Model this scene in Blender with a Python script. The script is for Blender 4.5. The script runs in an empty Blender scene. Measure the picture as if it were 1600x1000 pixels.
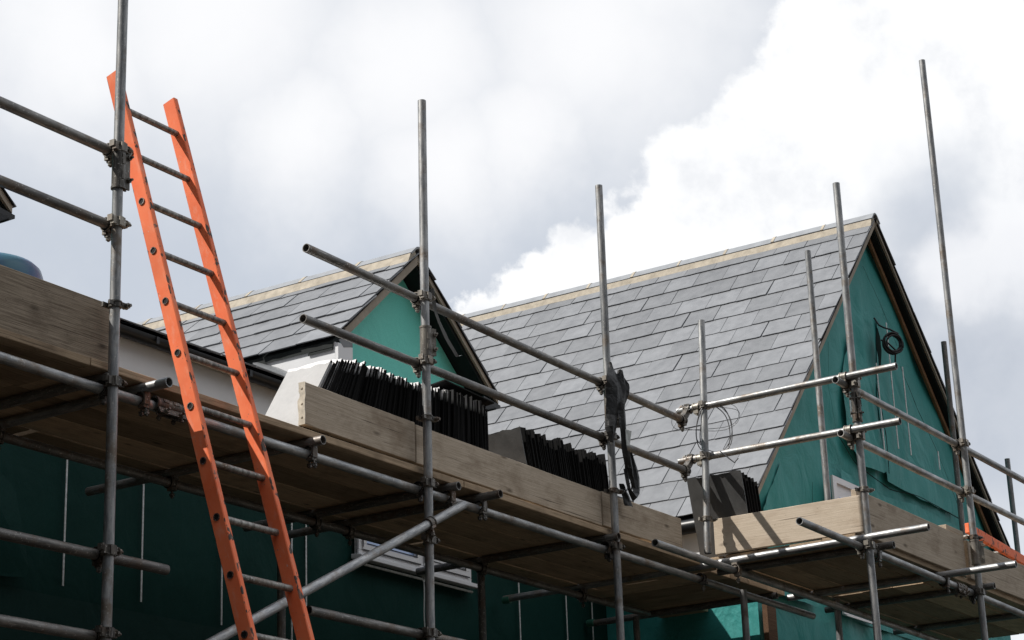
import bpy, bmesh, math, random
from mathutils import Vector, Matrix, noise
random.seed(7)
sc = bpy.context.scene
C = sc.collection
V = Vector
GROUND = -1.6

# ------------------------------------------------------------------ materials
def new_mat(name):
    m = bpy.data.materials.new(name); m.use_nodes = True
    nt = m.node_tree; b = nt.nodes['Principled BSDF']
    return m, nt, b
def nd(nt, t, **kw):
    n = nt.nodes.new(t)
    for k, v in kw.items():
        if k in n.inputs: n.inputs[k].default_value = v
        else: setattr(n, k, v)
    return n
def ramp(nt, fac, stops):
    r = nt.nodes.new('ShaderNodeValToRGB')
    e = r.color_ramp.elements
    while len(e) < len(stops): e.new(0.5)
    for i, (p, c) in enumerate(stops):
        e[i].position = p
        e[i].color = (c, c, c, 1) if isinstance(c, (int, float)) else (*c, 1)
    nt.links.new(fac, r.inputs['Fac']); return r.outputs['Color']
def coords(nt, scale=(1, 1, 1), kind='Object', rnd=True):
    tc = nt.nodes.new('ShaderNodeTexCoord'); mp = nt.nodes.new('ShaderNodeMapping')
    mp.inputs['Scale'].default_value = scale
    nt.links.new(tc.outputs[kind], mp.inputs['Vector'])
    if rnd:
        oi = nt.nodes.new('ShaderNodeObjectInfo')
        mu = nd(nt, 'ShaderNodeMath', operation='MULTIPLY'); mu.inputs[1].default_value = 37.0
        nt.links.new(oi.outputs['Random'], mu.inputs[0])
        cb = nt.nodes.new('ShaderNodeCombineXYZ')
        for i in range(3): nt.links.new(mu.outputs[0], cb.inputs[i])
        nt.links.new(cb.outputs[0], mp.inputs['Location'])
    return mp.outputs['Vector']
def noise_tex(nt, vec, scale, detail=4, rough=.6, dist=0.0):
    n = nd(nt, 'ShaderNodeTexNoise', Scale=scale, Detail=detail, Roughness=rough, Distortion=dist)
    nt.links.new(vec, n.inputs['Vector']); return n.outputs['Fac']
def mix(nt, fac, a, b, mode='MIX'):
    m = nt.nodes.new('ShaderNodeMix'); m.data_type = 'RGBA'; m.blend_type = mode
    for s, x in ((m.inputs[0], fac), (m.inputs[6], a), (m.inputs[7], b)):
        if isinstance(x, (int, float)): s.default_value = x
        elif isinstance(x, tuple): s.default_value = (*x, 1)
        else: nt.links.new(x, s)
    return m.outputs[2]
def bump(nt, b, h, strength, dist=.01):
    n = nd(nt, 'ShaderNodeBump', Strength=strength, Distance=dist)
    nt.links.new(h, n.inputs['Height']); nt.links.new(n.outputs['Normal'], b.inputs['Normal'])
def rnd_bright(nt, col, lo, hi):
    oi = nt.nodes.new('ShaderNodeObjectInfo')
    return mix(nt, 1.0, col, ramp(nt, oi.outputs['Random'], [(0, lo), (1, hi)]), 'MULTIPLY')

def galv(name, base, dark, rust, metal=.35):
    m, nt, b = new_mat(name)
    v = coords(nt, (1, 1, .16)); v2 = coords(nt, (1, 1, 1))
    streak = noise_tex(nt, v, 42, 5, .7)
    blot = noise_tex(nt, v2, 7, 5, .65)
    col = mix(nt, ramp(nt, streak, [(.40, 0), (.60, 1)]), dark, base)
    big = noise_tex(nt, coords(nt, (1, 1, .5)), 2.6, 4, .6)
    col = mix(nt, 1.0, col, ramp(nt, big, [(.35, .72), (.65, 1.12)]), 'MULTIPLY')
    scr = noise_tex(nt, coords(nt, (1, 1, .05)), 120, 3, .7)
    col = mix(nt, ramp(nt, scr, [(.60, 0), (.70, .55)]), col, (.60, .59, .56))
    col = mix(nt, ramp(nt, blot, [(.52, 0), (.68, .85)]), col, rust)
    sp = noise_tex(nt, v2, 90, 3, .6)
    col = mix(nt, ramp(nt, sp, [(.62, 0), (.68, .8)]), col, (.56, .54, .50))
    spl = noise_tex(nt, v2, 24, 6, .75)
    col = mix(nt, ramp(nt, spl, [(.66, 0), (.70, .8)]), col, (.50, .47, .42))
    col = mix(nt, ramp(nt, spl, [(.30, .75), (.35, 0)]), col, (.07, .06, .05))
    col = rnd_bright(nt, col, .8, 1.12)
    nt.links.new(col, b.inputs['Base Color'])
    b.inputs['Metallic'].default_value = metal
    nt.links.new(ramp(nt, blot, [(.3, .40), (.7, .58)]), b.inputs['Roughness'])
    bump(nt, b, streak, .12, .004)
    return m
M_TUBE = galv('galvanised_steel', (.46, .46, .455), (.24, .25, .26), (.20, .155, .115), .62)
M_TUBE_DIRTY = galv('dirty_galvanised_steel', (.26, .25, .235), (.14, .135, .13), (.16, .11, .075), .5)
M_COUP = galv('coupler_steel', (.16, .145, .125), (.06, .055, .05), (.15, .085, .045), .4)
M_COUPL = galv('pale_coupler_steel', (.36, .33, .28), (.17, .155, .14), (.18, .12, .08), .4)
M_RUNG = galv('rung_steel', (.32, .31, .285), (.13, .12, .11), (.16, .10, .06), .5)

def wood(name, pale, mid, dark, grain=1.0, rb=(.85, 1.1)):
    m, nt, b = new_mat(name)
    v = coords(nt, (1.3, 34, 34)); v2 = coords(nt, (1, 1.6, 1.6))
    g = noise_tex(nt, v, 3.2, 6, .7, .4)
    fine = noise_tex(nt, coords(nt, (2.2, 150, 150)), 2.0, 4, .7)
    bl = noise_tex(nt, v2, 3.4, 5, .65)
    col = mix(nt, ramp(nt, g, [(.40, 0), (.60, 1)]), mid, pale)
    col = mix(nt, ramp(nt, bl, [(.5, 0), (.72, .8)]), col, dark)
    col = mix(nt, ramp(nt, fine, [(.38, .75 * grain), (.50, 0)]), col, dark)
    ck = noise_tex(nt, coords(nt, (.9, 75, 75)), 1.5, 3, .6, .3)
    col = mix(nt, ramp(nt, ck, [(.31, .85), (.345, 0)]), col, tuple(x * .3 for x in dark))
    vo = nd(nt, 'ShaderNodeTexVoronoi', Scale=2.6); nt.links.new(coords(nt, (1.1, 3.1, 3.1)), vo.inputs['Vector'])
    col = mix(nt, ramp(nt, vo.outputs['Distance'], [(.04, .8), (.13, 0)]), col, tuple(x * .45 for x in dark))
    spk = noise_tex(nt, v2, 60, 2, .5)
    col = mix(nt, ramp(nt, spk, [(.70, 0), (.76, .6)]), col, tuple(x * .5 for x in dark))
    col = rnd_bright(nt, col, *rb)
    nt.links.new(col, b.inputs['Base Color']); b.inputs['Roughness'].default_value = .85
    b.inputs['Specular IOR Level'].default_value = .2
    bump(nt, b, g, .35, .006)
    return m
M_BOARD = wood('weathered_board', (.54, .455, .36), (.44, .365, .28), (.25, .19, .135), .6)
M_BOARD_PALE = wood('pale_board', (.56, .475, .38), (.50, .42, .325), (.38, .30, .225), .4)  # a little paler and more even than the weathered board
M_BOARD_GREY = wood('grey_weathered_board', (.34, .28, .215), (.24, .195, .145), (.11, .083, .06), 1.2)
M_DECK = wood('deck_plank', (.56, .42, .285), (.43, .32, .21), (.23, .165, .11), 1.0, (.6, 1.2))
M_POST = wood('shade_toned_timber', (.15, .085, .05), (.11, .06, .035), (.06, .035, .02))  # brown timber with its colour halved to carry the shade on the post
M_TIMBER = wood('brown_timber', (.30, .17, .09), (.24, .13, .065), (.14, .075, .04))

def slate_mat(name, lo, hi, rough=.5, spec=.5, edge=False, tint=(1, 1.02, 1.07), lit_tone=0):
    m, nt, b = new_mat(name)
    at = nd(nt, 'ShaderNodeAttribute', attribute_name='tone')
    v = coords(nt, (1, 1, 1), rnd=edge)
    n1 = noise_tex(nt, v, 9, 6, .65); n2 = noise_tex(nt, v, 55, 4, .7)
    cl = lambda k: tuple(k * t for t in tint)
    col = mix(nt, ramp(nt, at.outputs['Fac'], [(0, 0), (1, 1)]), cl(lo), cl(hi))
    col = mix(nt, 1.0, col, ramp(nt, n1, [(.3, .82), (.7, 1.12)]), 'MULTIPLY')
    col = mix(nt, ramp(nt, n2, [(.62, 0), (.75, .35)]), col, cl(hi * 1.6))
    if lit_tone:       # sun glare painted pale on the top edges and upper -X faces
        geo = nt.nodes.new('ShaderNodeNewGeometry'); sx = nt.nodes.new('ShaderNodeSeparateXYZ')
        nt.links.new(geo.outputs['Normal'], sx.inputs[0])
        col = mix(nt, ramp(nt, sx.outputs['Z'], [(.45, 0), (.6, 1)]), col, (lit_tone, lit_tone, lit_tone))
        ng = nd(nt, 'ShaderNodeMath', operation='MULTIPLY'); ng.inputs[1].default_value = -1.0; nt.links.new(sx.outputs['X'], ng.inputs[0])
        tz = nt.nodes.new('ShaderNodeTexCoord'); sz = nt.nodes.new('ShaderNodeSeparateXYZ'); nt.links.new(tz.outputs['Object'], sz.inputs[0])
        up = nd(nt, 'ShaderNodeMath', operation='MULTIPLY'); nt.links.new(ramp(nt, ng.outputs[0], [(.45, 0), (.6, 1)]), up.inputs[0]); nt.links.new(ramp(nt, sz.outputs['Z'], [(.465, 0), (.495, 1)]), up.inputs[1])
        col = mix(nt, up.outputs[0], col, (lit_tone, lit_tone, lit_tone))
    nt.links.new(col, b.inputs['Base Color'])
    nt.links.new(ramp(nt, n1, [(.3, rough - .08), (.7, rough + .12)]), b.inputs['Roughness'])
    b.inputs['Specular IOR Level'].default_value = spec
    bump(nt, b, n2, .25, .004)
    return m
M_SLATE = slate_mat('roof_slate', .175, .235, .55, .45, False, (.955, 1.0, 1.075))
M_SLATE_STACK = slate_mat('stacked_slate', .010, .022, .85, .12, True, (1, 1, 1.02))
M_SLATE_LIT_TOP = slate_mat('lit_top_slate', .004, .016, .9, .06, True, (1, 1, 1.02), .8)
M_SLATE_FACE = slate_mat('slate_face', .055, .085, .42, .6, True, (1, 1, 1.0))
M_SLATE_BRIGHT = slate_mat('sheen_slate_face', .34, .40, .5, .5, True, (1, 1, 1.0))  # sun sheen of the front slate put into a pale base colour

def plain(name, col, rough=.6, var=.15, scale=8, spec=.4, metal=0, bmp=0):
    m, nt, b = new_mat(name)
    n = noise_tex(nt, coords(nt), scale, 5, .65)
    c = mix(nt, 1.0, col, ramp(nt, n, [(.3, 1 - var), (.7, 1 + var)]), 'MULTIPLY')
    nt.links.new(c, b.inputs['Base Color']); b.inputs['Roughness'].default_value = rough
    b.inputs['Specular IOR Level'].default_value = spec; b.inputs['Metallic'].default_value = metal
    if bmp: bump(nt, b, n, bmp, .01)
    return m
M_MORTAR = plain('mortar', (.43, .385, .315), .9, .22, 14, .1, 0, .4)
M_UNDERCLOAK = plain('undercloak_board', (.36, .315, .26), .85, .2, 10, .1)
M_RIDGE = plain('ridge_tile_clay', (.27, .285, .305), .6, .15, 10)
M_BLACK = plain('black_plastic', (.012, .013, .015), .38, .2, 10, .4)
M_SOFFIT = plain('dark_soffit', (.014, .018, .018), .7, .3, 6, .2)
M_WHITE = plain('white_upvc', (.74, .75, .77), .38, .05, 3)
M_LEAD = plain('lead_flashing', (.17, .18, .19), .5, .2, 8, .5)
M_REDTILE = plain('red_clay_tile', (.34, .10, .06), .8, .25, 12, .2)
M_BRICK = plain('brown_brick', (.20, .12, .08), .9, .3, 14, .1)
M_STRIP = plain('galvanised_strip', (.62, .64, .64), .5, .35, 60, .5)
M_TAPE = plain('pale_tape', (.55, .58, .57), .5, .25, 40)
M_SEAM = plain('dark_gap', (.008, .02, .018), .9, .3, 10, .05)
M_CABLE = plain('black_cable', (.012, .012, .013), .5, .2, 20)
M_WIRE = plain('grey_wire', (.10, .10, .105), .45, .3, 20, .5, .6)
M_ENDBAND = plain('steel_end_band', (.55, .50, .42), .45, .3, 25, .5, .35)
M_GROUND = plain('bare_earth', (.062, .055, .045), .95, .35, .6, .1)
M_GREENCAP = plain('green_plastic_cap', (.03, .13, .09), .5, .2, 10)
M_BARREL = None
def barrel_mat():
    m, nt, b = new_mat('blue_plastic')
    v = coords(nt); n = noise_tex(nt, v, 3.2, 3, .6)
    c = mix(nt, ramp(nt, n, [(.46, 0), (.66, 1)]), (.022, .07, .21), (.035, .15, .22))
    nt.links.new(c, b.inputs['Base Color']); b.inputs['Roughness'].default_value = .38
    return m
M_BARREL = barrel_mat()

def membrane(name, c1, c2, bm_=.35, spec=.3):
    m, nt, b = new_mat(name)
    v = coords(nt, rnd=False)
    n = noise_tex(nt, v, 1.6, 5, .6); f = noise_tex(nt, v, 140, 3, .6); w = noise_tex(nt, coords(nt, (1.0, 1, .8), rnd=False), 3.2, 4, .5, .8)
    col = mix(nt, ramp(nt, n, [(.3, 0), (.7, 1)]), c1, c2)
    col = mix(nt, 1.0, col, ramp(nt, f, [(.3, .86), (.7, 1.1)]), 'MULTIPLY')
    nt.links.new(col, b.inputs['Base Color']); b.inputs['Roughness'].default_value = .62
    b.inputs['Specular IOR Level'].default_value = spec
    bump(nt, b, w, bm_, .05)
    return m
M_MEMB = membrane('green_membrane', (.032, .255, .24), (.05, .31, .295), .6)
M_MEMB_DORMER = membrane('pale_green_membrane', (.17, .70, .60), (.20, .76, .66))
M_MEMB_WALL = membrane('wall_membrane', (.007, .034, .029), (.010, .046, .040), .35, .06)  # green membrane darkened in colour to carry the shade under the deck
M_MEMB_LAP = membrane('lower_wall_membrane', (.012, .040, .036), (.017, .050, .045), .35, .06)  # lower sheet, deck shade likewise put into its colour

def ladder_mat():
    m, nt, b = new_mat('orange_ladder_paint')
    v = coords(nt); n = noise_tex(nt, v, 6, 5, .65)
    col = mix(nt, ramp(nt, n, [(.3, 0), (.7, 1)]), (.90, .175, .068), (.95, .25, .115))
    geo = nt.nodes.new('ShaderNodeNewGeometry')
    at = nd(nt, 'ShaderNodeAttribute', attribute_name='edge')
    ch = noise_tex(nt, coords(nt, (1, 1, .45)), 30, 3, .6)
    # chips: mostly along the arrises
    add = nd(nt, 'ShaderNodeMath', operation='MULTIPLY_ADD'); add.inputs[1].default_value = .17
    nt.links.new(at.outputs['Fac'], add.inputs[0]); nt.links.new(ch, add.inputs[2])
    col = mix(nt, ramp(nt, add.outputs[0], [(.745, 0), (.765, 1)]), col, (.085, .062, .05))
    s = noise_tex(nt, v, 55, 2, .5)
    col = mix(nt, ramp(nt, s, [(.715, 0), (.75, .8)]), col, (.30, .18, .13))
    pk = noise_tex(nt, coords(nt, (1, 1, .35)), 24, 5, .7)
    col = mix(nt, ramp(nt, pk, [(.54, 0), (.70, .45)]), col, (.88, .42, .30))
    ms = noise_tex(nt, coords(nt, (1, 1, .8)), 38, 5, .75); col = mix(nt, ramp(nt, ms, [(.66, 0), (.69, .7)]), col, (.62, .56, .48))
    dt = noise_tex(nt, v, 2.2, 4, .6); col = mix(nt, 1.0, col, ramp(nt, dt, [(.35, .82), (.65, 1.06)]), 'MULTIPLY')
    nt.links.new(col, b.inputs['Base Color']); b.inputs['Roughness'].default_value = .5
    b.inputs['Specular IOR Level'].default_value = .12
    return m
M_ORANGE = ladder_mat()
def glass_mat():
    m, nt, b = new_mat('window_glass')
    b.inputs['Base Color'].default_value = (.45, .60, .92, 1); b.inputs['Roughness'].default_value = .06  # pale blue base colour stands in for the reflected sky
    b.inputs['Specular IOR Level'].default_value = .8
    return m
M_GLASS = glass_mat()
def tarp_mat():
    m, nt, b = new_mat('black_polythene')
    n = noise_tex(nt, coords(nt), 14, 5, .6, .6)
    nt.links.new(ramp(nt, n, [(.4, .006), (.75, .014)]), b.inputs['Base Color'])
    b.inputs['Roughness'].default_value = .45; bump(nt, b, n, .5, .02)
    return m
M_TARP = tarp_mat()

# ------------------------------------------------------------------ mesh helpers
class MB:
    def __init__(s): s.v = []; s.f = []; s.t = []; s.cur = 0.5
    def add(s, vs, fs):
        o = len(s.v); s.v += [tuple(x) for x in vs]; s.f += [tuple(i + o for i in f) for f in fs]; s.t += [s.cur] * len(vs)
    def box(s, c, size, R=None):
        c = V(c); hx, hy, hz = (x / 2 for x in size)
        vs = [V((x, y, z)) for x in (-hx, hx) for y in (-hy, hy) for z in (-hz, hz)]
        if R is not None: vs = [R @ p for p in vs]
        s.add([p + c for p in vs], [(0, 1, 3, 2), (4, 6, 7, 5), (0, 4, 5, 1), (2, 3, 7, 6), (0, 2, 6, 4), (1, 5, 7, 3)])
    def hexa(s, a, b):   # two matching quads -> solid
        s.add(list(a) + list(b), [(3, 2, 1, 0), (4, 5, 6, 7), (0, 1, 5, 4), (1, 2, 6, 5), (2, 3, 7, 6), (3, 0, 4, 7)])
    def prism(s, poly, ext):
        n = len(poly); poly = [V(p) for p in poly]; e = V(ext)
        s.add(poly + [p + e for p in poly], [tuple(range(n))[::-1], tuple(range(n, 2 * n))] + [(i, (i + 1) % n, n + (i + 1) % n, n + i) for i in range(n)])
    def tube(s, a, b, ro, ri=None, n=20, caps=True):
        a, b = V(a), V(b); d = (b - a).normalized(); R = d.to_track_quat('Z', 'Y').to_matrix()
        ring = lambda p, r: [p + R @ V((r * math.cos(2 * math.pi * k / n), r * math.sin(2 * math.pi * k / n), 0)) for k in range(n)]
        if ri is None:
            vs = ring(a, ro) + ring(b, ro)
            fs = [(k, (k + 1) % n, n + (k + 1) % n, n + k) for k in range(n)]
            if caps: fs += [tuple(range(n))[::-1], tuple(range(n, 2 * n))]
            s.add(vs, fs)
        else:
            vs = ring(a, ro) + ring(b, ro) + ring(a, ri) + ring(b, ri)
            fs = []
            for k in range(n):
                j = (k + 1) % n
                fs += [(k, j, n + j, n + k), (2 * n + j, 2 * n + k, 3 * n + k, 3 * n + j), (j, k, 2 * n + k, 2 * n + j), (n + k, n + j, 3 * n + j, 3 * n + k)]
            s.add(vs, fs)
    def path(s, pts, r, n=8):
        pts = [V(p) for p in pts]; rings = []
        for i, p in enumerate(pts):
            d = (pts[min(i + 1, len(pts) - 1)] - pts[max(i - 1, 0)]).normalized()
            up = V((0, 0, 1)) if abs(d.z) < .9 else V((1, 0, 0))
            x = d.cross(up).normalized(); y = d.cross(x)
            rings.append([p + x * r * math.cos(2 * math.pi * k / n) + y * r * math.sin(2 * math.pi * k / n) for k in range(n)])
        vs = [q for rg in rings for q in rg]; fs = []
        for i in range(len(pts) - 1):
            for k in range(n):
                j = (k + 1) % n; fs.append((i * n + k, i * n + j, (i + 1) * n + j, (i + 1) * n + k))
        s.add(vs, fs)
    def build(s, name, mat, parent=None, M=None, smooth=False, bevel=0, label=None, attr=None):
        me = bpy.data.meshes.new(name)
        vs = s.v
        if M is not None:
            Mi = M.inverted(); vs = [tuple(Mi @ V(p)) for p in vs]
        me.from_pydata(vs, [], s.f); me.update()
        a = me.attributes.new('tone', 'FLOAT', 'POINT'); a.data.foreach_set('value', s.t)
        bm = bmesh.new(); bm.from_mesh(me)
        bmesh.ops.recalc_face_normals(bm, faces=bm.faces)
        if bevel: bmesh.ops.bevel(bm, geom=bm.edges[:], offset=bevel, segments=1, affect='EDGES', clamp_overlap=True)
        bm.to_mesh(me); bm.free()
        if smooth:
            for p in me.polygons: p.use_smooth = True
            try: me.set_sharp_from_angle(angle=math.radians(40))
            except Exception: pass
        me.materials.append(mat)
        o = bpy.data.objects.new(name, me); C.objects.link(o)
        if M is not None: o.matrix_world = M
        if parent is not None:
            o.parent = parent; o.matrix_parent_inverse = MW[parent.name].inverted()
        MW[o.name] = M.copy() if M is not None else Matrix.Identity(4)
        if label: o['label'] = label
        return o
MW = {}
def tag(o, label, cat, group=None):
    o['label'] = label; o['category'] = cat
    if group: o['group'] = group
    return o
def empty(name, loc, label, cat, group=None):
    o = bpy.data.objects.new(name, None); C.objects.link(o); o.location = loc; o.empty_display_size = .2
    MW[o.name] = Matrix.Translation(V(loc)); tag(o, label, cat, group); return o
def frame(a, b):
    a, b = V(a), V(b)
    return Matrix.Translation(a) @ (b - a).to_track_quat('Z', 'Y').to_matrix().to_4x4()
R0 = .02415
def pipe(a, b, label, cat='scaffold tube', name='scaffold_tube', mat=None, group='galvanised scaffold tubes', sag=0.0):
    a, b = V(a), V(b); mb = MB()
    n = 24; L = (b - a).length; segs = max(2, int(L / .25))
    M = frame(a, b)
    # slightly uneven tube with open ends
    rings = []
    rr = [(R0, i / segs) for i in range(segs + 1)]
    ph = random.uniform(0, 6)
    vs, fs = [], []
    for r, t in rr + [(R0 - .0042, i / segs) for i in range(segs + 1)]:
        z = t * L; dx = sag * math.sin(math.pi * t) + .0012 * math.sin(z * 2.1 + ph); dy = .0012 * math.cos(z * 1.7 + ph)
        vs += [(dx + r * math.cos(2 * math.pi * k / n), dy + r * math.sin(2 * math.pi * k / n), z) for k in range(n)]
    S = segs + 1
    for i in range(segs):
        for k in range(n):
            j = (k + 1) % n
            fs.append((i * n + k, i * n + j, (i + 1) * n + j, (i + 1) * n + k))
            q = S * n
            fs.append((q + i * n + j, q + i * n + k, q + (i + 1) * n + k, q + (i + 1) * n + j))
    for e, o in ((0, 0), (segs, 1)):
        for k in range(n):
            j = (k + 1) % n
            fs.append((e * n + k, e * n + j, (S + e) * n + j, (S + e) * n + k))
    mb.add([M @ V(p) for p in vs], fs)
    o = mb.build(name, mat or M_TUBE, None, M, smooth=True)
    return tag(o, label, cat, group)

def bolt(parent, p, d, L=.075, mat=None):
    p, d = V(p), V(d).normalized(); mb = MB()
    mb.tube(p - d * L * .5, p + d * L * .5, .0062, n=8)
    mb.tube(p + d * L * .16, p + d * (L * .16 + .013), .0125, n=6)
    mb.tube(p + d * (L * .16 - .004), p + d * L * .16, .0145, n=10)
    mb.tube(p - d * L * .5, p - d * (L * .5 - .012), .0115, n=6)
    return mb.build('bolt', mat or M_COUP, parent, smooth=True)
def half(mb, c, ax, w=.046, ro=.0305):
    ax = V(ax).normalized(); c = V(c)
    mb.tube(c - ax * w / 2, c + ax * w / 2, ro, R0 + .0004, n=20)
    for e in (-1, 1):
        mb.tube(c + ax * (e * w / 2 - e * .006), c + ax * (e * w / 2), ro + .0035, R0 + .0004, n=20)
def coupler(parent, p, axp, q, axq, front=(0, -1, 0), along=(1, 0, 0), below=(0, 0, -1), mat=None, two=True):
    """double coupler: band round the tube at p, band round the tube at q, forged web between, lugs and bolts"""
    mt = mat or M_COUP
    p, q = V(p), V(q); axp, axq = V(axp).normalized(), V(axq).normalized()
    mb = MB(); half(mb, p, axp); half(mb, q, axq)
    mid = (p + q) / 2; d = (q - p)
    R = d.to_track_quat('Y', 'Z').to_matrix()
    mb.box(mid, (.040, max(.012, d.length - .05), .040), R)
    f, al = V(front).normalized(), V(along).normalized()
    RA = Matrix((al, f, al.cross(f))).transposed()
    # lugs on the standing band: flap in front, ears both sides
    for e in (-1, 1):
        mb.box(p + al * e * .036 + f * .012, (.020, .022, .036), RA)
    mb.box(p + f * .031, (.036, .008, .040), RA)
    mb.box(p - al * .046 + f * .002 + axp * .012, (.012, .030, .030), RA)
    bl = V(below).normalized(); axq2 = axq
    side = bl.cross(axq2).normalized()
    RB = Matrix((axq2, side, bl)).transposed()
    mb.box(q + bl * .036 - side * .012, (.036, .024, .022), RB)
    mb.box(q + bl * .031 + side * .016, (.036, .020, .014), RB)
    mb.box(q + bl * .046 - side * .004, (.012, .034, .020), RB)
    c = mb.build('coupler', mt, parent, smooth=True, bevel=0)
    bolt(c, p + f * .024 + al * .028, al, .072, mt)
    if two: bolt(c, q + bl * .052, bl, .055, mt)
    return c
def ring_clip(parent, p, ax, front, along, mat=None):
    """toe-board clip: a band round the pole with an eye and bolt"""
    mt = mat or M_COUP
    mb = MB(); p = V(p); ax = V(ax).normalized(); half(mb, p, ax, .030, .0285)
    f, al = V(front).normalized(), V(along).normalized()
    RA = Matrix((al, f, ax)).transposed()
    mb.box(p + al * .040 + f * .018, (.040, .012, .026), RA)
    mb.box(p - al * .038 + f * .012, (.026, .010, .018), RA)
    mb.box(p - al * .02 - f * .036, (.05, .012, .022), RA)
    c = mb.build('board_clip', mt, parent, smooth=True)
    b = MB(); b.tube(p + al * .046 + f * .006, p + al * .050 + f * .038, .0135, n=10)
    b.tube(p + al * .050 + f * .036, p + al * .051 + f * .050, .008, n=8)
    b.build('bolt', mt, c, smooth=True)
def sleeve(parent, p, ax, L, side, front, mat=None):
    mt = mat or M_COUP
    p = V(p); ax = V(ax).normalized(); sd = (V(side) - ax * V(side).dot(ax)).normalized(); f = V(front)
    mb = MB(); mb.tube(p - ax * L / 2, p + ax * L / 2, .0315, R0 + .0004, n=22)
    f = (f - ax * f.dot(ax) - sd * f.dot(sd)).normalized()
    RA = Matrix((sd, f, ax)).transposed()
    for e in (-1, 1):
        mb.box(p + sd * .044 + f * e * .010, (.032, .009, L * .94), RA)
    for e in (-1, 1):
        mb.tube(p + ax * e * L * .49 - ax * .005, p + ax * e * L * .49 + ax * .005, .0340, R0 + .0004, n=22)
    mb.box(p + f * .031 + ax * L * .15, (.018, .006, L * .22), RA)
    mb.box(p + f * .031 - ax * L * .22, (.018, .006, L * .18), RA)
    c = mb.build('sleeve_coupler', mt, parent, smooth=True)
    for e in (-1, 1): bolt(c, p + sd * .050 + ax * e * L * .26, f, .085, mt)
    return c
def board(a, b, across, thick, label, mat, cat='scaffold board', name='scaffold_board', group=None, ends=(0, 0), warp=.002):
    """timber board: a->b along one bottom edge; across / thick are vectors. Local X runs with the grain."""
    a, b, ac, th = V(a), V(b), V(across), V(thick)
    X = (b - a).normalized(); L = (b - a).length
    Yv = ac.normalized(); Zv = X.cross(Yv)
    M = Matrix.Translation(a) @ Matrix((X, Yv, Zv)).transposed().to_4x4()
    n = max(4, int(L / .12)); mb = MB(); vs = []; ph = random.uniform(0, 50)
    for i in range(n + 1):
        t = i / n; p = a + X * L * t
        j = lambda k: (noise.noise(V((ph + k * 7.3, t * L * 1.6, 0)))) * warp + (noise.noise(V((ph + k * 3.3, t * L * 14, 4)))) * warp * .35
        vs += [p + Yv * j(0), p + ac + Yv * j(1), p + ac + th + Yv * j(1), p + th + Yv * j(0)]
    fs = [(0, 1, 2, 3), (4 * n + 3, 4 * n + 2, 4 * n + 1, 4 * n)]
    for i in range(n):
        for k in range(4):
            q = (k + 1) % 4; fs.append((4 * i + k, 4 * i + 4 + k, 4 * i + 4 + q, 4 * i + q))
    mb.add(vs, fs)
    o = mb.build(name, mat, None, M); tag(o, label, cat, group)
    mod = o.modifiers.new('soft_edges', 'BEVEL'); mod.width = .003; mod.segments = 1; mod.limit_method = 'ANGLE'
    for e, flag in enumerate(ends):
        if not flag: continue
        p = a if e == 0 else b; s = -1 if e == 0 else 1
        eb = MB(); w = ac.length; tk = th.length
        rows = 14; vs = []; tn = th.normalized()
        for i in range(rows + 1):
            t = i / rows
            wob = .004 * math.sin(t * 9.0) + (.010 if .62 < t < .74 else 0)
            c = p + ac * t + X * s * (.003)
            vs += [c - tn * (.003 + wob * .3), c + th + tn * (.003) - tn * wob, c + th + tn * .003 - tn * wob + X * s * .003, c - tn * (.003 + wob * .3) + X * s * .003]
        fs = []
        for i in range(rows):
            for k in range(4):
                q = (k + 1) % 4; fs.append((4 * i + k, 4 * i + q, 4 * i + 4 + q, 4 * i + 4 + k))
        eb.add(vs, fs + [(0, 1, 2, 3), (4 * rows, 4 * rows + 1, 4 * rows + 2, 4 * rows + 3)])
        for t in (.18, .5, .86):
            cc = p + ac * t + th * .5 + X * s * .006; eb.tube(cc, cc + X * s * .004, .006, n=8)
        eb.build('end_band', M_ENDBAND, o)
    return o

# ------------------------------------------------------------------ camera, sun, sky
f_px = 3232.35
cam = bpy.data.cameras.new('Camera'); co = bpy.data.objects.new('Camera', cam); C.objects.link(co)
yaw, pit, rol = .568121412, .325737791, -.0371675017
def axes():
    cy, sy, cp, sp, cr, sr = math.cos(yaw), math.sin(yaw), math.cos(pit), math.sin(pit), math.cos(rol), math.sin(rol)
    Rp = Matrix(((1, 0, 0), (0, cp, sp), (0, -sp, cp))); Rr = Matrix(((cr, -sr, 0), (sr, cr, 0), (0, 0, 1)))
    R = Rr @ Rp
    return Matrix((R @ V((sy, 0, cy)), R @ V((-cy, 0, sy)), R @ V((0, -1, 0))))    # rows: world axes in view frame
A = axes()
right, down, fwd = A @ V((1, 0, 0)), A @ V((0, 1, 0)), A @ V((0, 0, 1))
co.matrix_world = Matrix((right, -down, -fwd)).transposed().to_4x4()
cam.sensor_width = 36; cam.lens = f_px / 1600 * 36; cam.clip_end = 2000; cam.clip_start = .05
sc.camera = co
sun_to = V((-.66, .63, 1.0)).normalized()
sl = bpy.data.lights.new('Sun', 'SUN'); sl.energy = 5.0; sl.angle = math.radians(.5); sl.color = (1, .955, .89)
so = bpy.data.objects.new('Sun', sl); C.objects.link(so); so.rotation_euler = (-sun_to).to_track_quat('-Z', 'Y').to_euler(); so.location = (0, 0, 30)

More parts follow.
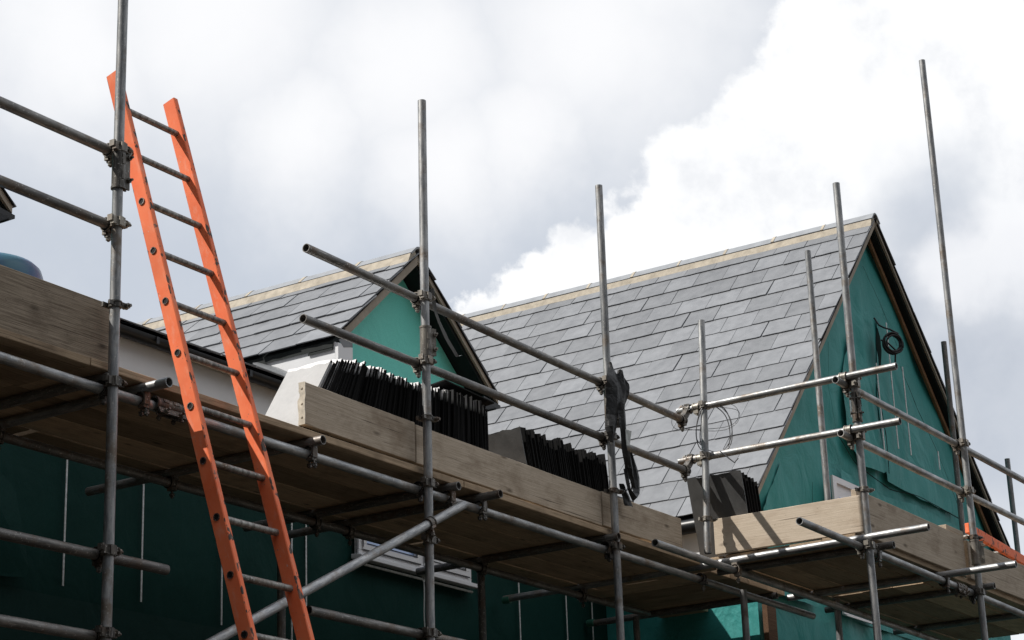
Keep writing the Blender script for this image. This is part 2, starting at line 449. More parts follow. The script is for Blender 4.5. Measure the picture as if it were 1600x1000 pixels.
w = bpy.data.worlds.new('World'); sc.world = w; w.use_nodes = True
nt = w.node_tree; nt.nodes.clear()
out = nt.nodes.new('ShaderNodeOutputWorld')
sky = nt.nodes.new('ShaderNodeTexSky'); sky.sky_type = 'NISHITA'; sky.sun_disc = False
sky.sun_elevation = math.asin(sun_to.z); sky.sun_rotation = math.atan2(sun_to.x, sun_to.y)
bg1 = nd(nt, 'ShaderNodeBackground', Strength=.10); nt.links.new(sky.outputs[0], bg1.inputs['Color'])
tc = nt.nodes.new('ShaderNodeTexCoord')
def vmath(op, a, b=None):
    n = nd(nt, 'ShaderNodeVectorMath', operation=op)
    for i, x in enumerate((a, b)):
        if x is None: continue
        if isinstance(x, (tuple, Vector)): n.inputs[i].default_value = tuple(x)
        else: nt.links.new(x, n.inputs[i])
    return n
def m1(op, a, b=None, c=None, clamp=False):
    n = nd(nt, 'ShaderNodeMath', operation=op); n.use_clamp = clamp
    for i, x in enumerate((a, b, c)):
        if x is None: continue
        if isinstance(x, (int, float)): n.inputs[i].default_value = x
        else: nt.links.new(x, n.inputs[i])
    return n.outputs[0]
D = tc.outputs['Generated']
def wnoise(scale, detail, rough=.6, off=(0, 0, 0)):
    n = nd(nt, 'ShaderNodeTexNoise', Scale=scale, Detail=detail, Roughness=rough)
    nt.links.new(vmath('ADD', D, off).outputs[0], n.inputs['Vector']); return n
def warp(amount_big, amount_small, off=(0, 0, 0)):
    a = vmath('SUBTRACT', wnoise(14, 4, .6, off).outputs['Color'], (.5, .5, .5)).outputs[0]
    b = vmath('SUBTRACT', wnoise(62, 6, .62, off).outputs['Color'], (.5, .5, .5)).outputs[0]
    s1 = vmath('SCALE', a); s1.inputs['Scale'].default_value = amount_big
    s2 = vmath('SCALE', b); s2.inputs['Scale'].default_value = amount_small
    return vmath('ADD', vmath('ADD', D, s1.outputs[0]).outputs[0], s2.outputs[0]).outputs[0]
Dw = warp(.05, .022); Ds = warp(.05, .012, (3, 1, 7))
def dirv(px, py):      # a fixed direction in the sky
    return (A @ V(((px - 800) / f_px, (py - 500) / f_px, 1))).normalized()
def blobs(vec, lst, soft):
    acc = None
    for (px, py, r) in lst:
        d = vmath('DISTANCE', vec, dirv(px, py)).outputs['Value']
        rr = r / f_px
        mr = nd(nt, 'ShaderNodeMapRange', interpolation_type='SMOOTHSTEP')
        mr.inputs['From Min'].default_value = rr * (1 + soft * .3); mr.inputs['From Max'].default_value = rr * (1 - soft)
        nt.links.new(d, mr.inputs['Value'])
        acc = mr.outputs[0] if acc is None else m1('MAXIMUM', acc, mr.outputs[0])
    return acc
cum = blobs(Dw, [(760, 520, 70), (840, 480, 85), (930, 440, 95), (1010, 400, 105), (1090, 300, 118), (1150, 270, 120), (1230, 190, 110), (1290, 110, 115), (1320, 0, 120),
                 (1200, 400, 160), (1420, 60, 170), (1400, -120, 220), (1560, -20, 160), (1330, 330, 200), (1480, 260, 260), (1640, 150, 300), (1560, 480, 300), (1700, 620, 330), (1500, 760, 300)], .18)
fade = blobs(Ds, [(1600, 640, 400), (1440, 350, 140), (1400, 470, 160)], .9)    # grey base of the big cloud
cum = m1('MULTIPLY', cum, m1('SUBTRACT', 1.0, m1('MULTIPLY', fade, .84)))
right_cloud = m1('MULTIPLY', blobs(Ds, [(1580, 385, 105), (1500, 420, 75), (1640, 300, 120)], .6), .62)
glow = m1('MULTIPLY', blobs(Ds, [(620, 90, 260), (700, 240, 190), (330, 0, 330), (50, -60, 260), (1000, -60, 260), (120, 60, 260), (480, 200, 200), (930, 60, 300), (820, 200, 180)], .95), 1.0)
wisps = nd(nt, 'ShaderNodeMapRange', interpolation_type='SMOOTHSTEP')
wisps.inputs['From Min'].default_value = .42; wisps.inputs['From Max'].default_value = .72; wisps.inputs['To Max'].default_value = .16
nt.links.new(wnoise(9, 7, .6, (1, 5, 2)).outputs['Fac'], wisps.inputs['Value'])
dark = m1('MULTIPLY', blobs(Ds, [(1460, 600, 330), (1480, 470, 160)], .9), .8)
def wmix(fac, a, b):
    m = nt.nodes.new('ShaderNodeMix'); m.data_type = 'RGBA'
    nt.links.new(fac, m.inputs[0])
    for s, x in ((m.inputs[6], a), (m.inputs[7], b)):
        if isinstance(x, tuple): s.default_value = (*x, 1)
        else: nt.links.new(x, s)
    return m.outputs[2]
colr = wmix(dark, (.62, .67, .75), (.43, .48, .57))
colr = wmix(wisps.outputs[0], colr, (1.0, 1.0, 1.02))
colr = wmix(glow, colr, (1.05, 1.05, 1.06))
colr = wmix(right_cloud, colr, (1.0, 1.0, 1.03))
billow = nd(nt, 'ShaderNodeMapRange', interpolation_type='SMOOTHSTEP')
billow.inputs['From Min'].default_value = .50; billow.inputs['From Max'].default_value = .70; billow.inputs['To Max'].default_value = .75
nt.links.new(wnoise(15, 6, .58, (4, 2, 9)).outputs['Fac'], billow.inputs['Value'])
colr = wmix(cum, colr, wmix(billow.outputs[0], (1.12, 1.12, 1.12), (.84, .86, .90)))
# extra brightness added to the unseen sky opposite the house, filling its front
openside = vmath('DOT_PRODUCT', D, (0.0, -1.0, .25)).outputs['Value']
mr = nd(nt, 'ShaderNodeMapRange', interpolation_type='SMOOTHSTEP'); mr.inputs['From Min'].default_value = 0.0; mr.inputs['From Max'].default_value = .9
mr.inputs['To Max'].default_value = .8
nt.links.new(openside, mr.inputs['Value'])
colr = wmix(mr.outputs[0], colr, (1.42, 1.44, 1.48))
# low sky behind and beside the street painted dark, standing in for unseen surroundings
sep = nt.nodes.new('ShaderNodeSeparateXYZ'); nt.links.new(D, sep.inputs[0])
low = nd(nt, 'ShaderNodeMapRange', interpolation_type='SMOOTHSTEP'); low.inputs['From Min'].default_value = .62; low.inputs['From Max'].default_value = .25
nt.links.new(sep.outputs['Z'], low.inputs['Value'])
away = nd(nt, 'ShaderNodeMapRange', interpolation_type='SMOOTHSTEP'); away.inputs['From Min'].default_value = .55; away.inputs['From Max'].default_value = .15
nt.links.new(vmath('DOT_PRODUCT', D, V((fwd.x, fwd.y, 0)).normalized()).outputs['Value'], away.inputs['Value'])
colr = wmix(m1('MULTIPLY', low.outputs[0], away.outputs[0]), colr, (.10, .105, .11))
# sky to the left also painted dark, to deepen shade on left-facing sides
low2 = nd(nt, 'ShaderNodeMapRange', interpolation_type='SMOOTHSTEP'); low2.inputs['From Min'].default_value = .80; low2.inputs['From Max'].default_value = .52
nt.links.new(sep.outputs['Z'], low2.inputs['Value'])
side = nd(nt, 'ShaderNodeMapRange', interpolation_type='SMOOTHSTEP'); side.inputs['From Min'].default_value = .0; side.inputs['From Max'].default_value = .40
nt.links.new(vmath('DOT_PRODUCT', D, (-1.0, 0.0, 0.0)).outputs['Value'], side.inputs['Value'])
colr = wmix(m1('MULTIPLY', low2.outputs[0], side.outputs[0]), colr, (.06, .065, .07))
bg2 = nd(nt, 'ShaderNodeBackground', Strength=1.0); nt.links.new(colr, bg2.inputs['Color'])
ms = nd(nt, 'ShaderNodeMixShader'); ms.inputs[0].default_value = .92
nt.links.new(bg1.outputs[0], ms.inputs[1]); nt.links.new(bg2.outputs[0], ms.inputs[2]); nt.links.new(ms.outputs[0], out.inputs['Surface'])

sc.view_settings.view_transform = 'Standard'; sc.view_settings.look = 'None'; sc.view_settings.exposure = 0

# ------------------------------------------------------------------ ground
mb = MB(); mb.add([(-600, -600, GROUND), (600, -600, GROUND), (600, 600, GROUND), (-600, 600, GROUND)], [(0, 1, 2, 3)])
g = mb.build('ground', M_GROUND); g['kind'] = 'structure'

# ------------------------------------------------------------------ the house
house = empty('house', (10, 9, GROUND), 'house under construction wrapped in green membrane with slate roof, dormers and gabled wing', 'house')
YW = 7.9          # main wall
XS = 13.56        # side wall of the wing
YG = 6.63         # wing gable wall
ZTOP = 3.55
def grid_wall(name, x0, x1, z0, z1, y, mat, amp, sx=.09, seed=0, clip=None, label=None, fold=None, parent=None):
    """membrane-covered wall facing -Y, loosely stretched: a fine grid pushed in and out"""
    nx, nz = max(2, int((x1 - x0) / sx)), max(2, int((z1 - z0) / sx)); mb = MB(); vs = []
    for i in range(nx + 1):
        for k in range(nz + 1):
            x = x0 + (x1 - x0) * i / nx; z = z0 + (z1 - z0) * k / nz
            if clip: x, z = clip(x, z, i / nx, k / nz)
            d = amp * (noise.noise(V((x * 1.3 + seed, z * .9, seed))) + .5 * noise.noise(V((x * 4.1 + z * 1.3, z * 1.6 - x * .7, seed + 3))) + .22 * noise.noise(V((x * 11 + z * 5, z * 3.5, seed + 9))))
            if fold: d += fold(x, z)
            vs.append((x, y - abs(amp) * .6 - d, z))
    fs = [(i * (nz + 1) + k, (i + 1) * (nz + 1) + k, (i + 1) * (nz + 1) + k + 1, i * (nz + 1) + k + 1) for i in range(nx) for k in range(nz)]
    mb.add(vs, fs)
    return mb.build(name, mat, parent or house, smooth=True, label=label)
def solid(name, c, s, mat, parent=None, bevel=0, label=None):
    mb = MB(); mb.box(c, s); return mb.build(name, mat, parent or house, bevel=bevel, label=label)
def span(name, lo, hi, mat, parent=None, label=None, bevel=0):
    lo, hi = V(lo), V(hi); return solid(name, (lo + hi) / 2, hi - lo, mat, parent, bevel, label)

# main wall: core, upper membrane, lower lapped sheet
span('wall', (-9.0, YW + .02, GROUND), (XS, YW + .30, 3.60), M_SEAM)
WX0, WX1, WZ0, WZ1 = 10.365, 11.64, 2.845, 3.45       # window opening
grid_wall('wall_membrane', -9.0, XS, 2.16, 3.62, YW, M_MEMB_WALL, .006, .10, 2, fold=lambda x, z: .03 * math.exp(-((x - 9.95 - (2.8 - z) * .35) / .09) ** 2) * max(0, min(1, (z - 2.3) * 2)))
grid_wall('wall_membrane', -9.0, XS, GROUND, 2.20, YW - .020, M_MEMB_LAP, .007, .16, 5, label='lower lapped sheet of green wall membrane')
# hanging flap low on the left
mb = MB(); pts = [(7.05, 2.95), (7.38, 2.95), (7.44, 2.72), (7.50, 2.45), (7.53, 2.30), (7.50, 2.25), (7.30, 2.235), (7.05, 2.21)]
mb.prism([(x, YW - .05 + .02 * math.sin(i), z) for i, (x, z) in enumerate(pts)], (0, .006, 0))
mb.build('membrane_flap', M_MEMB_WALL, house, label='loose rounded flap of green membrane')
for x in (7.81, 8.41, 9.085, 9.73, 9.87, 12.29, 12.93, 13.30):
    z0 = {7.81: 2.26, 8.41: 2.26, 9.085: 2.22, 9.73: 1.9, 9.87: 2.0}.get(x, 1.2)
    span('wall_strip', (x - .0055, YW - .030, z0), (x + .0055, YW - .026, 3.55), M_STRIP)
for x in (10.372, 11.79):
    span('wall_strip', (x - .0055, YW - .030, 2.75 if x < 11 else 2.80), (x + .0055, YW - .026, 3.55), M_STRIP)
# brickwork plinth showing low on the left
span('brick_base', (4.0, YW - .12, GROUND), (8.0, YW - .05, 1.80), M_BRICK)

# window
win = span('window', (WX0 + .02, YW - .040, WZ0 + .015), (WX1 - .02, YW - .032, WZ1), M_WHITE)
def bar(name, lo, hi, mat=M_WHITE): return span(name, lo, hi, mat, win, bevel=.003)
fy0, fy1 = YW - .062, YW - .041
bar('frame', (WX0, fy0, WZ0), (WX1, fy1, WZ0 + .030))
bar('frame', (WX0, fy0, WZ0 + .030), (WX0 + .035, fy1, WZ1))
bar('frame', (WX1 - .035, fy0, WZ0 + .030), (WX1, fy1, WZ1))
MX = WX0 + .69
bar('frame', (MX - .02, fy0, WZ0 + .030), (MX + .02, fy1, WZ1))
for x0, x1, gm, lb in ((WX0 + .036, MX - .021, M_GLASS, None), (MX + .021, WX1 - .036, M_WHITE, 'closed pale panel of the right hand casement')):
    span('pane', (x0 + .040, YW - .046, WZ0 + .070), (x1 - .040, YW - .041, WZ1), gm, win, label=lb)
    mbs = MB()
    for lo, hi in (((x0, YW - .070, WZ0 + .031), (x1, YW - .042, WZ0 + .070)), ((x0, YW - .070, WZ0 + .070), (x0 + .042, YW - .042, WZ1)), ((x1 - .042, YW - .070, WZ0 + .070), (x1, YW - .042, WZ1))):
        lo, hi = V(lo), V(hi); mbs.box((lo + hi) / 2, hi - lo)
    mbs.build('sash', M_WHITE, win, bevel=.003)
    mbs = MB(); mbs.box(((x0 + x1) / 2, YW - .0715, WZ0 + .031), (x1 - x0, .002, .008)); mbs.box((x0, YW - .0715, (WZ0 + WZ1) / 2 + .02), (.008, .002, WZ1 - WZ0 - .06)); mbs.box(((x0 + x1) / 2, YW - .0715, WZ0 + .074), (x1 - x0 - .08, .002, .008)); mbs.box((x1 - .045, YW - .0715, (WZ0 + WZ1) / 2 + .04), (.012, .002, WZ1 - WZ0 - .08)); mbs.build('gasket', M_BLACK, win)
mbs = MB(); mbs.hexa([(WX0 - .03, YW - .02, WZ0 - .032), (WX1 + .045, YW - .02, WZ0 - .032), (WX1 + .045, YW - .105, WZ0 - .040), (WX0 - .03, YW - .105, WZ0 - .040)],
                     [(WX0 - .03, YW - .02, WZ0 - .002), (WX1 + .045, YW - .02, WZ0 - .002), (WX1 + .045, YW - .105, WZ0 - .012), (WX0 - .03, YW - .105, WZ0 - .012)])
mbs.build('sill', M_WHITE, win, bevel=.003)
mbs = MB(); mbs.tube((WX0 + .06, YW - .060, WZ0 - .062), (WX1 + .005, YW - .060, WZ0 - .062), .009, n=10); mbs.build('sill_trim', M_TAPE, win, smooth=True)
mbs = MB(); mbs.path([(11.06 + .004 * math.sin(k), YW - .07, WZ0 - .06 - k * .05) for k in range(9)], .004); mbs.path([(11.06 + .02 * math.cos(k * .9), YW - .07, WZ0 - .062 + .016 * math.sin(k * .9)) for k in range(8)], .003)
mbs.build('hanging_cord', M_TAPE, win, smooth=True)

# ---- eaves of the main house
def eave(x0, x1):
    span('fascia', (x0, 7.66, 3.44), (x1, 7.685, 3.655), M_WHITE)
    span('soffit', (x0, 7.685, 3.44), (x1, YW - .03, 3.458), M_WHITE)
    mb = MB(); n = 12; R = .050; prof = []
    for k in range(n + 1):
        a = math.pi * k / n; prof.append((7.60 + R * math.cos(a), 3.672 - R * .95 * math.sin(a)))
    for k in range(n, -1, -1):
        a = math.pi * k / n; prof.append((7.60 + (R - .004) * math.cos(a), 3.672 - (R - .004) * .95 * math.sin(a)))
    for i in range(len(prof)):
        pass
    L = [(x0, y, z) for y, z in prof]; Rr = [(x1, y, z) for y, z in prof]; m = len(prof)
    mb.add(L + Rr, [(i, (i + 1) % m, m + (i + 1) % m, m + i) for i in range(m)] + [tuple(range(m)), tuple(range(m, 2 * m))])
    g = mb.build('gutter', M_BLACK, house, smooth=True)
    br = x0 + .35
    while br < x1:
        b = MB(); b.box((br, 7.600, 3.655), (.022, .110, .010)); b.box((br, 7.546, 3.650), (.022, .006, .04)); b.build('gutter_bracket', M_BLACK, g); br += .8
eave(-9.0, XS)

# ---- slate roofs
def slate_slope(name, origin, along, up, n_rows, length, gauge=.232, width=.305, th=.0072, parent=None, phase=0, cut=None, mat=None, label=None):
    """courses of separate slates on a pitched plane; origin = eave start, along = ridge direction, up = up-slope direction (unit)"""
    o, al, u = V(origin), V(along).normalized(), V(up).normalized(); nrm = al.cross(u).normalized()
    if nrm.z < 0: nrm = -nrm
    mb = MB()
    for r in range(n_rows):
        x = -width * (.5 if (r + phase) % 2 else 0) + random.uniform(-.012, .012)
        while x < length:
            wd = width * random.uniform(.985, 1.015); gap = random.uniform(.002, .006)
            a0, a1 = max(x + gap, 0 + random.uniform(-.006, .004)), min(x + wd - gap * .3, length + random.uniform(-.004, .006))
            x += wd
            if a1 - a0 < .05: continue
            s0 = r * gauge + random.uniform(-.005, .005); s1 = s0 + gauge * 1.9
            lift0 = .016 + random.uniform(0, .006); lift1 = .001
            if cut and not cut(o + al * (a0 + a1) / 2 + u * s0): continue
            mb.cur = random.random()
            sk = random.uniform(-.004, .004); nb = 5; low, up_ = [], []
            s1 = min(s1, n_rows * gauge + .02)
            pts = []
            for k in range(nb + 1):
                t = k / nb; pts.append((a0 + (a1 - a0) * t, s0 + sk * (t - .5) + random.uniform(-.0035, .0035)))
            pts += [(a1, s1), (a0, s1)]
            if random.random() < .12:
                pts[0] = (pts[0][0] + random.uniform(.004, .014), pts[0][1]); 
            P = lambda a, s, h: o + al * a + u * s + nrm * h
            lf = lambda s: lift0 + (lift1 - lift0) * (s - s0) / (s1 - s0)
            m = len(pts); top = [P(a, s, lf(s) + th) for a, s in pts]; bot = [P(a, s, lf(s)) for a, s in pts]
            mb.add(top + bot, [tuple(range(m)), tuple(range(m, 2 * m))[::-1]] + [(i, m + i, m + (i + 1) % m, (i + 1) % m) for i in range(m)])
    return mb.build(name, mat or M_SLATE, parent or house, label=label)
def gable_roof(apex, yv, yb, sl, sr, xl, xr, rows_l, rows_r, ywall, tag_, cut_l=0):
    """roof with its ridge along Y: apex (x, z), verge at yv, back at yb, slopes sl / sr to eaves at xl / xr"""
    ax, az = apex
    zl, zr = az - sl * (ax - xl), az - sr * (xr - ax)
    T = .045
    nl = V((-sl, 0, 1)).normalized(); nr = V((sr, 0, 1)).normalized()
    roof = MB()
    for (x, z, n) in ((xl, zl, nl), (xr, zr, nr)):
        a = [V((ax, yv + .02, az - .062)), V((x, yv + .02, z - .062)), V((x, yb, z - .062)), V((ax, yb, az - .062))]
        roof.hexa(a, [p + n * T for p in a] if False else [p + V((0, 0, T)) for p in a])
    r = roof.build('roof', M_SOFFIT, house)
    # undercloak edge (tan) under the verge slates
    for (x, z, s) in ((xl, zl, 1), (xr, zr, -1)):
        if s > 0: x += cut_l; z += cut_l * sl
        e = MB(); a = [V((ax, yv, az - .075)), V((x, yv, z - .075)), V((x, yv + .018, z - .075)), V((ax, yv + .018, az - .075))]
        e.hexa([p + V((0, 0, 0 if s > 0 else .030)) for p in a], [p + V((0, 0, .073)) for p in a]); e.build('verge_board', M_UNDERCLOAK, r)
        st = MB(); a = [V((ax, yv - .012, az - .002)), V((x, yv - .012, z - .002)), V((x, yv + .16, z - .002)), V((ax, yv + .16, az - .002))]
        st.hexa(a, [p + V((0, 0, .010)) for p in a]); st.build('verge_undercloak', M_SLATE_STACK, r)
    ul = V((ax - xl, 0, az - zl)); ur = V((ax - xr, 0, az - zr))
    gl = ul.length / rows_l; gr = ur.length / rows_r
    slate_slope('slates', V((xl, yv - .014, zl)) - ul.normalized() * .02, (0, 1, 0), ul, rows_l, yb - yv, gl, parent=r)
    slate_slope('slates', V((xr, yv - .014, zr)) - ur.normalized() * .02, (0, 1, 0), ur, rows_r, yb - yv, gr, parent=r)
    # ridge: mortar bed and angled capping tiles
    bed = MB(); nseg = int((yb - yv) / .06); 
    for (sx, s) in ((-1, sl), (1, sr)):
        vs = []
        for i in range(nseg + 1):
            y = yv - .01 + (yb - yv) * i / nseg
            dwn = .170 + .010 * noise.noise(V((y * 7, sx, az))) + .004 * noise.noise(V((y * 31, sx, az)))
            dwn /= math.hypot(1, s)
            vs += [(ax + sx * .045, y, az - .045 * s + .060), (ax + sx * .092, y, az - .092 * s + .066), (ax + sx * dwn, y, az - dwn * s + .026), (ax + sx * .02, y, az - .03)]
        fs = []
        for i in range(nseg):
            for k in range(3): fs.append((4 * i + k, 4 * i + 4 + k, 4 * i + 5 + k, 4 * i + 1 + k))
        fs += [(0, 1, 2, 3), tuple(4 * nseg + k for k in range(4))]
        bed.add(vs, fs)
    bed.build('mortar_bed', M_MORTAR, r)
    y = yv - .018
    while y < yb - .1:
        L = .492; t = MB(); prof = []; n = 10
        sp_l, sp_r = math.atan(sl), math.atan(sr); Rr = .060; leg = .075
        dz = random.uniform(-.003, .003)
        def outer(R, cx=ax, cz=az + .058 + dz - .066):
            P = [(cx - R * math.sin(sp_l) - leg * math.cos(sp_l), cz + R * math.cos(sp_l) - leg * math.sin(sp_l))]
            for k in range(n + 1):
                a = -sp_l + (sp_l + sp_r) * k / n; P.append((cx + R * math.sin(a), cz + R * math.cos(a)))
            P.append((cx + R * math.sin(sp_r) + leg * math.cos(sp_r), cz + R * math.cos(sp_r) - leg * math.sin(sp_r))); return P
        po, pi = outer(Rr), outer(Rr - .014)
        prof = po + pi[::-1]; m = len(prof); q = len(po)
        y1 = y + L - .012
        t.add([(a, y, b) for a, b in prof] + [(a, y1, b) for a, b in prof], [(i, (i + 1) % m, m + (i + 1) % m, m + i) for i in range(m)] + [(i, i + 1, m - 2 - i, m - 1 - i) for i in range(q - 1)] + [(m + i, m + i + 1, 2 * m - 2 - i, 2 * m - 1 - i) for i in range(q - 1)])
        t.build('ridge_tile', M_RIDGE, r, smooth=True)
        j = MB(); po2, pi2 = outer(Rr + .004), outer(Rr - .010); prof = po2 + pi2[::-1]
        jw = random.uniform(.016, .030)
        j.add([(a, y1 - .006, b) for a, b in prof] + [(a, y1 - .006 + jw, b) for a, b in prof], [(i, (i + 1) % m, m + (i + 1) % m, m + i) for i in range(m)] + [(i, i + 1, m - 2 - i, m - 1 - i) for i in range(q - 1)] + [(m + i, m + i + 1, 2 * m - 2 - i, 2 * m - 1 - i) for i in range(q - 1)])
        j.build('mortar_joint', M_MORTAR, r, smooth=True)
        y += L
    return r, zl, zr

# the wing
WAX, WAZ = 16.22, 6.62
WSL, WSR = 1.075, 1.0
WXL, WXR = 13.30, 19.05
wroof, wzl, wzr = gable_roof((WAX, WAZ), 6.50, 13.6, WSL, WSR, WXL, WXR, 17, 17, YG, 'wing')
def wing_clip(x, z, u, v):
    t = (z - GROUND)
    zl = WAZ - .10 - WSL * (WAX - x); zr = WAZ - .10 - WSR * (x - WAX)
    zt = min(zl, zr)
    return x, GROUND + (min(zt, 99) - GROUND) * v
def wing_fold(x, z):
    d = .018 * math.exp(-((x - (15.97 - (5.6 - z) * .02)) / .05) ** 2) * (1 if z < 5.9 else 0)
    d += .012 * math.sin((x - z * .25) * 14) * math.exp(-((x - 15.6) / .5) ** 2) * max(0, min(1, (5.7 - z)))
    d += .010 * math.sin((x * .6 + z) * 17) * math.exp(-((x - 15.3) / .35) ** 2 - ((z - 4.3) / .5) ** 2)
    return d
grid_wall('gable_membrane', XS, 18.85, GROUND, 7.0, YG, M_MEMB, .026, .05, 11, clip=wing_clip, fold=wing_fold)
mb = MB(); mb.prism([(XS + .03, YG + .05, GROUND), (18.83, YG + .05, GROUND), (18.83, YG + .05, WAZ - .11 - WSR * (18.83 - WAX)), (WAX, YG + .05, WAZ - .11), (XS + .03, YG + .05, WAZ - .11 - WSL * (WAX - XS - .03))], (0, .2, 0))
mb.build('gable_wall', M_SEAM, house)
# side wall of the wing (faces the main elevation corner)
mb = MB(); mb.add([(XS, YG - .01, GROUND), (XS, YW, GROUND), (XS, YW, 3.4), (XS, YG - .01, 3.4)], [(0, 1, 2, 3)]); mb.build('side_membrane', M_MEMB, house)
span('side_wall', (XS + .03, YG + .26, GROUND), (XS + .2, 13.0, 3.3), M_SEAM)
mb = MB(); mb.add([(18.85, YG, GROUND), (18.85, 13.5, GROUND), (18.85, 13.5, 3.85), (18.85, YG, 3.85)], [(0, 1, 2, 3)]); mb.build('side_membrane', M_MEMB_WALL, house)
span('corner_post', (XS - .005, YG - .085, GROUND), (XS + .14, YG - .045, 2.80), M_POST)
# left eaves of the wing
span('fascia', (WXL + .05, 6.62, wzl - .30), (WXL + .075, 7.60, wzl - .11), M_WHITE)
span('soffit', (WXL + .075, 6.62, wzl - .30), (XS, 7.60, wzl - .282), M_WHITE)
mb = MB(); mb.tube((WXL - .01, 6.52, wzl - .085), (WXL - .01, 7.62, wzl - .085), .055, n=16); mb.build('gutter', M_BLACK, house, smooth=True)
# batten up the right rake, black soffit board behind the verge
def rake(name, x0, x1, off0, off1, y0, y1, mat):
    mb = MB(); Z = lambda x, o: WAZ - .105 - WSR * (x - WAX) - o
    a = [V((x0, y0, Z(x0, off0))), V((x1, y0, Z(x1, off0))), V((x1, y0, Z(x1, off1))), V((x0, y0, Z(x0, off1)))]
    mb.hexa(a, [p + V((0, y1 - y0, 0)) for p in a]); return mb.build(name, mat, house)
rake('rake_batten', WAX + .03, 18.9, .012, .075, YG - .060, YG - .035, M_TIMBER)
def soft(xa, xb, s):
    mb = MB(); Z = lambda x: WAZ - .068 - (WSL if s < 0 else WSR) * abs(x - WAX)
    a = [V((xa, 6.522, Z(xa))), V((xb, 6.522, Z(xb))), V((xb, YG + .05, Z(xb))), V((xa, YG + .05, Z(xa)))]
    mb.hexa(a, [p - V((0, 0, .012)) for p in a]); mb.build('verge_soffit', M_SOFFIT, house)
soft(WAX + .005, WXR, 1); soft(WXL, WAX - .005, -1)
# loose sheets lapped over the gable membrane, each hanging a little off the wall
def flap(poly, d_top, d_bot, label=None):
    zt, zb = max(p[1] for p in poly), min(p[1] for p in poly); mb = MB()
    cx, cz = sum(p[0] for p in poly) / len(poly), sum(p[1] for p in poly) / len(poly); vs = []; rings = 7; m = 48
    P = []
    for k in range(m):
        t = k / m * len(poly); i = int(t); q = t - i; a, b_ = poly[i], poly[(i + 1) % len(poly)]
        P.append((a[0] + (b_[0] - a[0]) * q, a[1] + (b_[1] - a[1]) * q))
    for r_ in range(rings + 1):
        f = r_ / rings
        for x, z in P:
            x2, z2 = cx + (x - cx) * f, cz + (z - cz) * f
            d = d_bot + (d_top - d_bot) * (z2 - zb) / (zt - zb)
            vs.append((x2, YG - .030 - d - .022 * noise.noise(V((x2 * 4, z2 * 1.7, 3))) - .010 * noise.noise(V((x2 * 14 + z2 * 6, z2 * 4, 8))), z2))
    fs = [(r_ * m + k, r_ * m + (k + 1) % m, (r_ + 1) * m + (k + 1) % m, (r_ + 1) * m + k) for r_ in range(rings) for k in range(m)]
    mb.add(vs, fs); mb.build('membrane_flap', M_MEMB, house, smooth=True, label=label)
flap([(15.36, 4.40), (15.42, 5.0), (15.66, 5.42), (16.00, 5.20), (16.09, 4.85), (16.13, 4.28), (15.6, 4.25)], .000, .030, 'loose sheet of membrane left of the vertical tear')
flap([(16.15, 4.22), (16.13, 5.0), (16.30, 5.75), (16.60, 5.42), (16.95, 5.02), (17.35, 4.68), (17.70, 4.20), (16.9, 4.20)], .004, .018)
flap([(13.70, 2.9), (13.66, 3.52), (14.10, 3.98), (14.42, 3.62), (14.50, 2.9)], .005, .055)
flap([(15.2, 2.9), (15.2, 4.14), (16.10, 4.08), (16.8, 4.13), (17.70, 4.10), (17.75, 2.9)], .010, .004)
# laps, slit, strips on the gable
def ribbon(name, pts, wd, mat, y=YG, seed=0, dy=-.078, parent=None):
    """a lapped edge or painted fold shade: thin wavy strip standing a little proud of the sheet, in the X-Z plane"""
    mb = MB(); n = 26; P = []
    for k in range(n + 1):
        t = k / n * (len(pts) - 1); i = min(int(t), len(pts) - 2); q = t - i
        P.append(V((pts[i][0] * (1 - q) + pts[i + 1][0] * q, 0, pts[i][1] * (1 - q) + pts[i + 1][1] * q)))
    vs = []
    for k, p in enumerate(P):
        d = (P[min(k + 1, n)] - P[max(k - 1, 0)]).normalized(); nn = V((-d.z, 0, d.x))
        wv = .010 * noise.noise(V((k * .31, seed, 0))); hw = wd * (.45 + .8 * abs(noise.noise(V((k * .37, seed, 5))))) / 2
        for e in (-1, 1): vs.append((p.x + nn.x * (wv + e * hw), y + dy, p.z + nn.z * (wv + e * hw)))
    mb.add(vs, [(2 * k, 2 * k + 1, 2 * k + 3, 2 * k + 2) for k in range(n)])
    return mb.build(name, mat, parent or house)
ribbon('lap_or_fold_shade', [(15.98, 6.12), (16.30, 5.86), (16.60, 5.54)], .012, M_SEAM, seed=1)
ribbon('lap_or_fold_shade', [(16.62, 5.36), (16.95, 5.02), (17.35, 4.68), (17.72, 4.25)], .014, M_SEAM, seed=2)
ribbon('lap_or_fold_shade', [(16.03, 5.06), (16.10, 4.85), (16.15, 4.55), (16.13, 4.28)], .030, M_SEAM, seed=3)
ribbon('lap_or_fold_shade', [(15.05, 4.45), (15.45, 4.22), (16.10, 4.14), (16.80, 4.20), (17.74, 4.16)], .018, M_SEAM, seed=4)
ribbon('lap_or_fold_shade', [(15.10, 5.20), (15.02, 4.80), (15.10, 4.42)], .006, M_SEAM, seed=6)
ribbon('lap_or_fold_shade', [(17.72, 4.25), (17.78, 3.70)], .02, M_SEAM, seed=8)
ribbon('lap_or_fold_shade', [(13.75, 3.50), (14.05, 3.18)], .006, M_TAPE, seed=9)
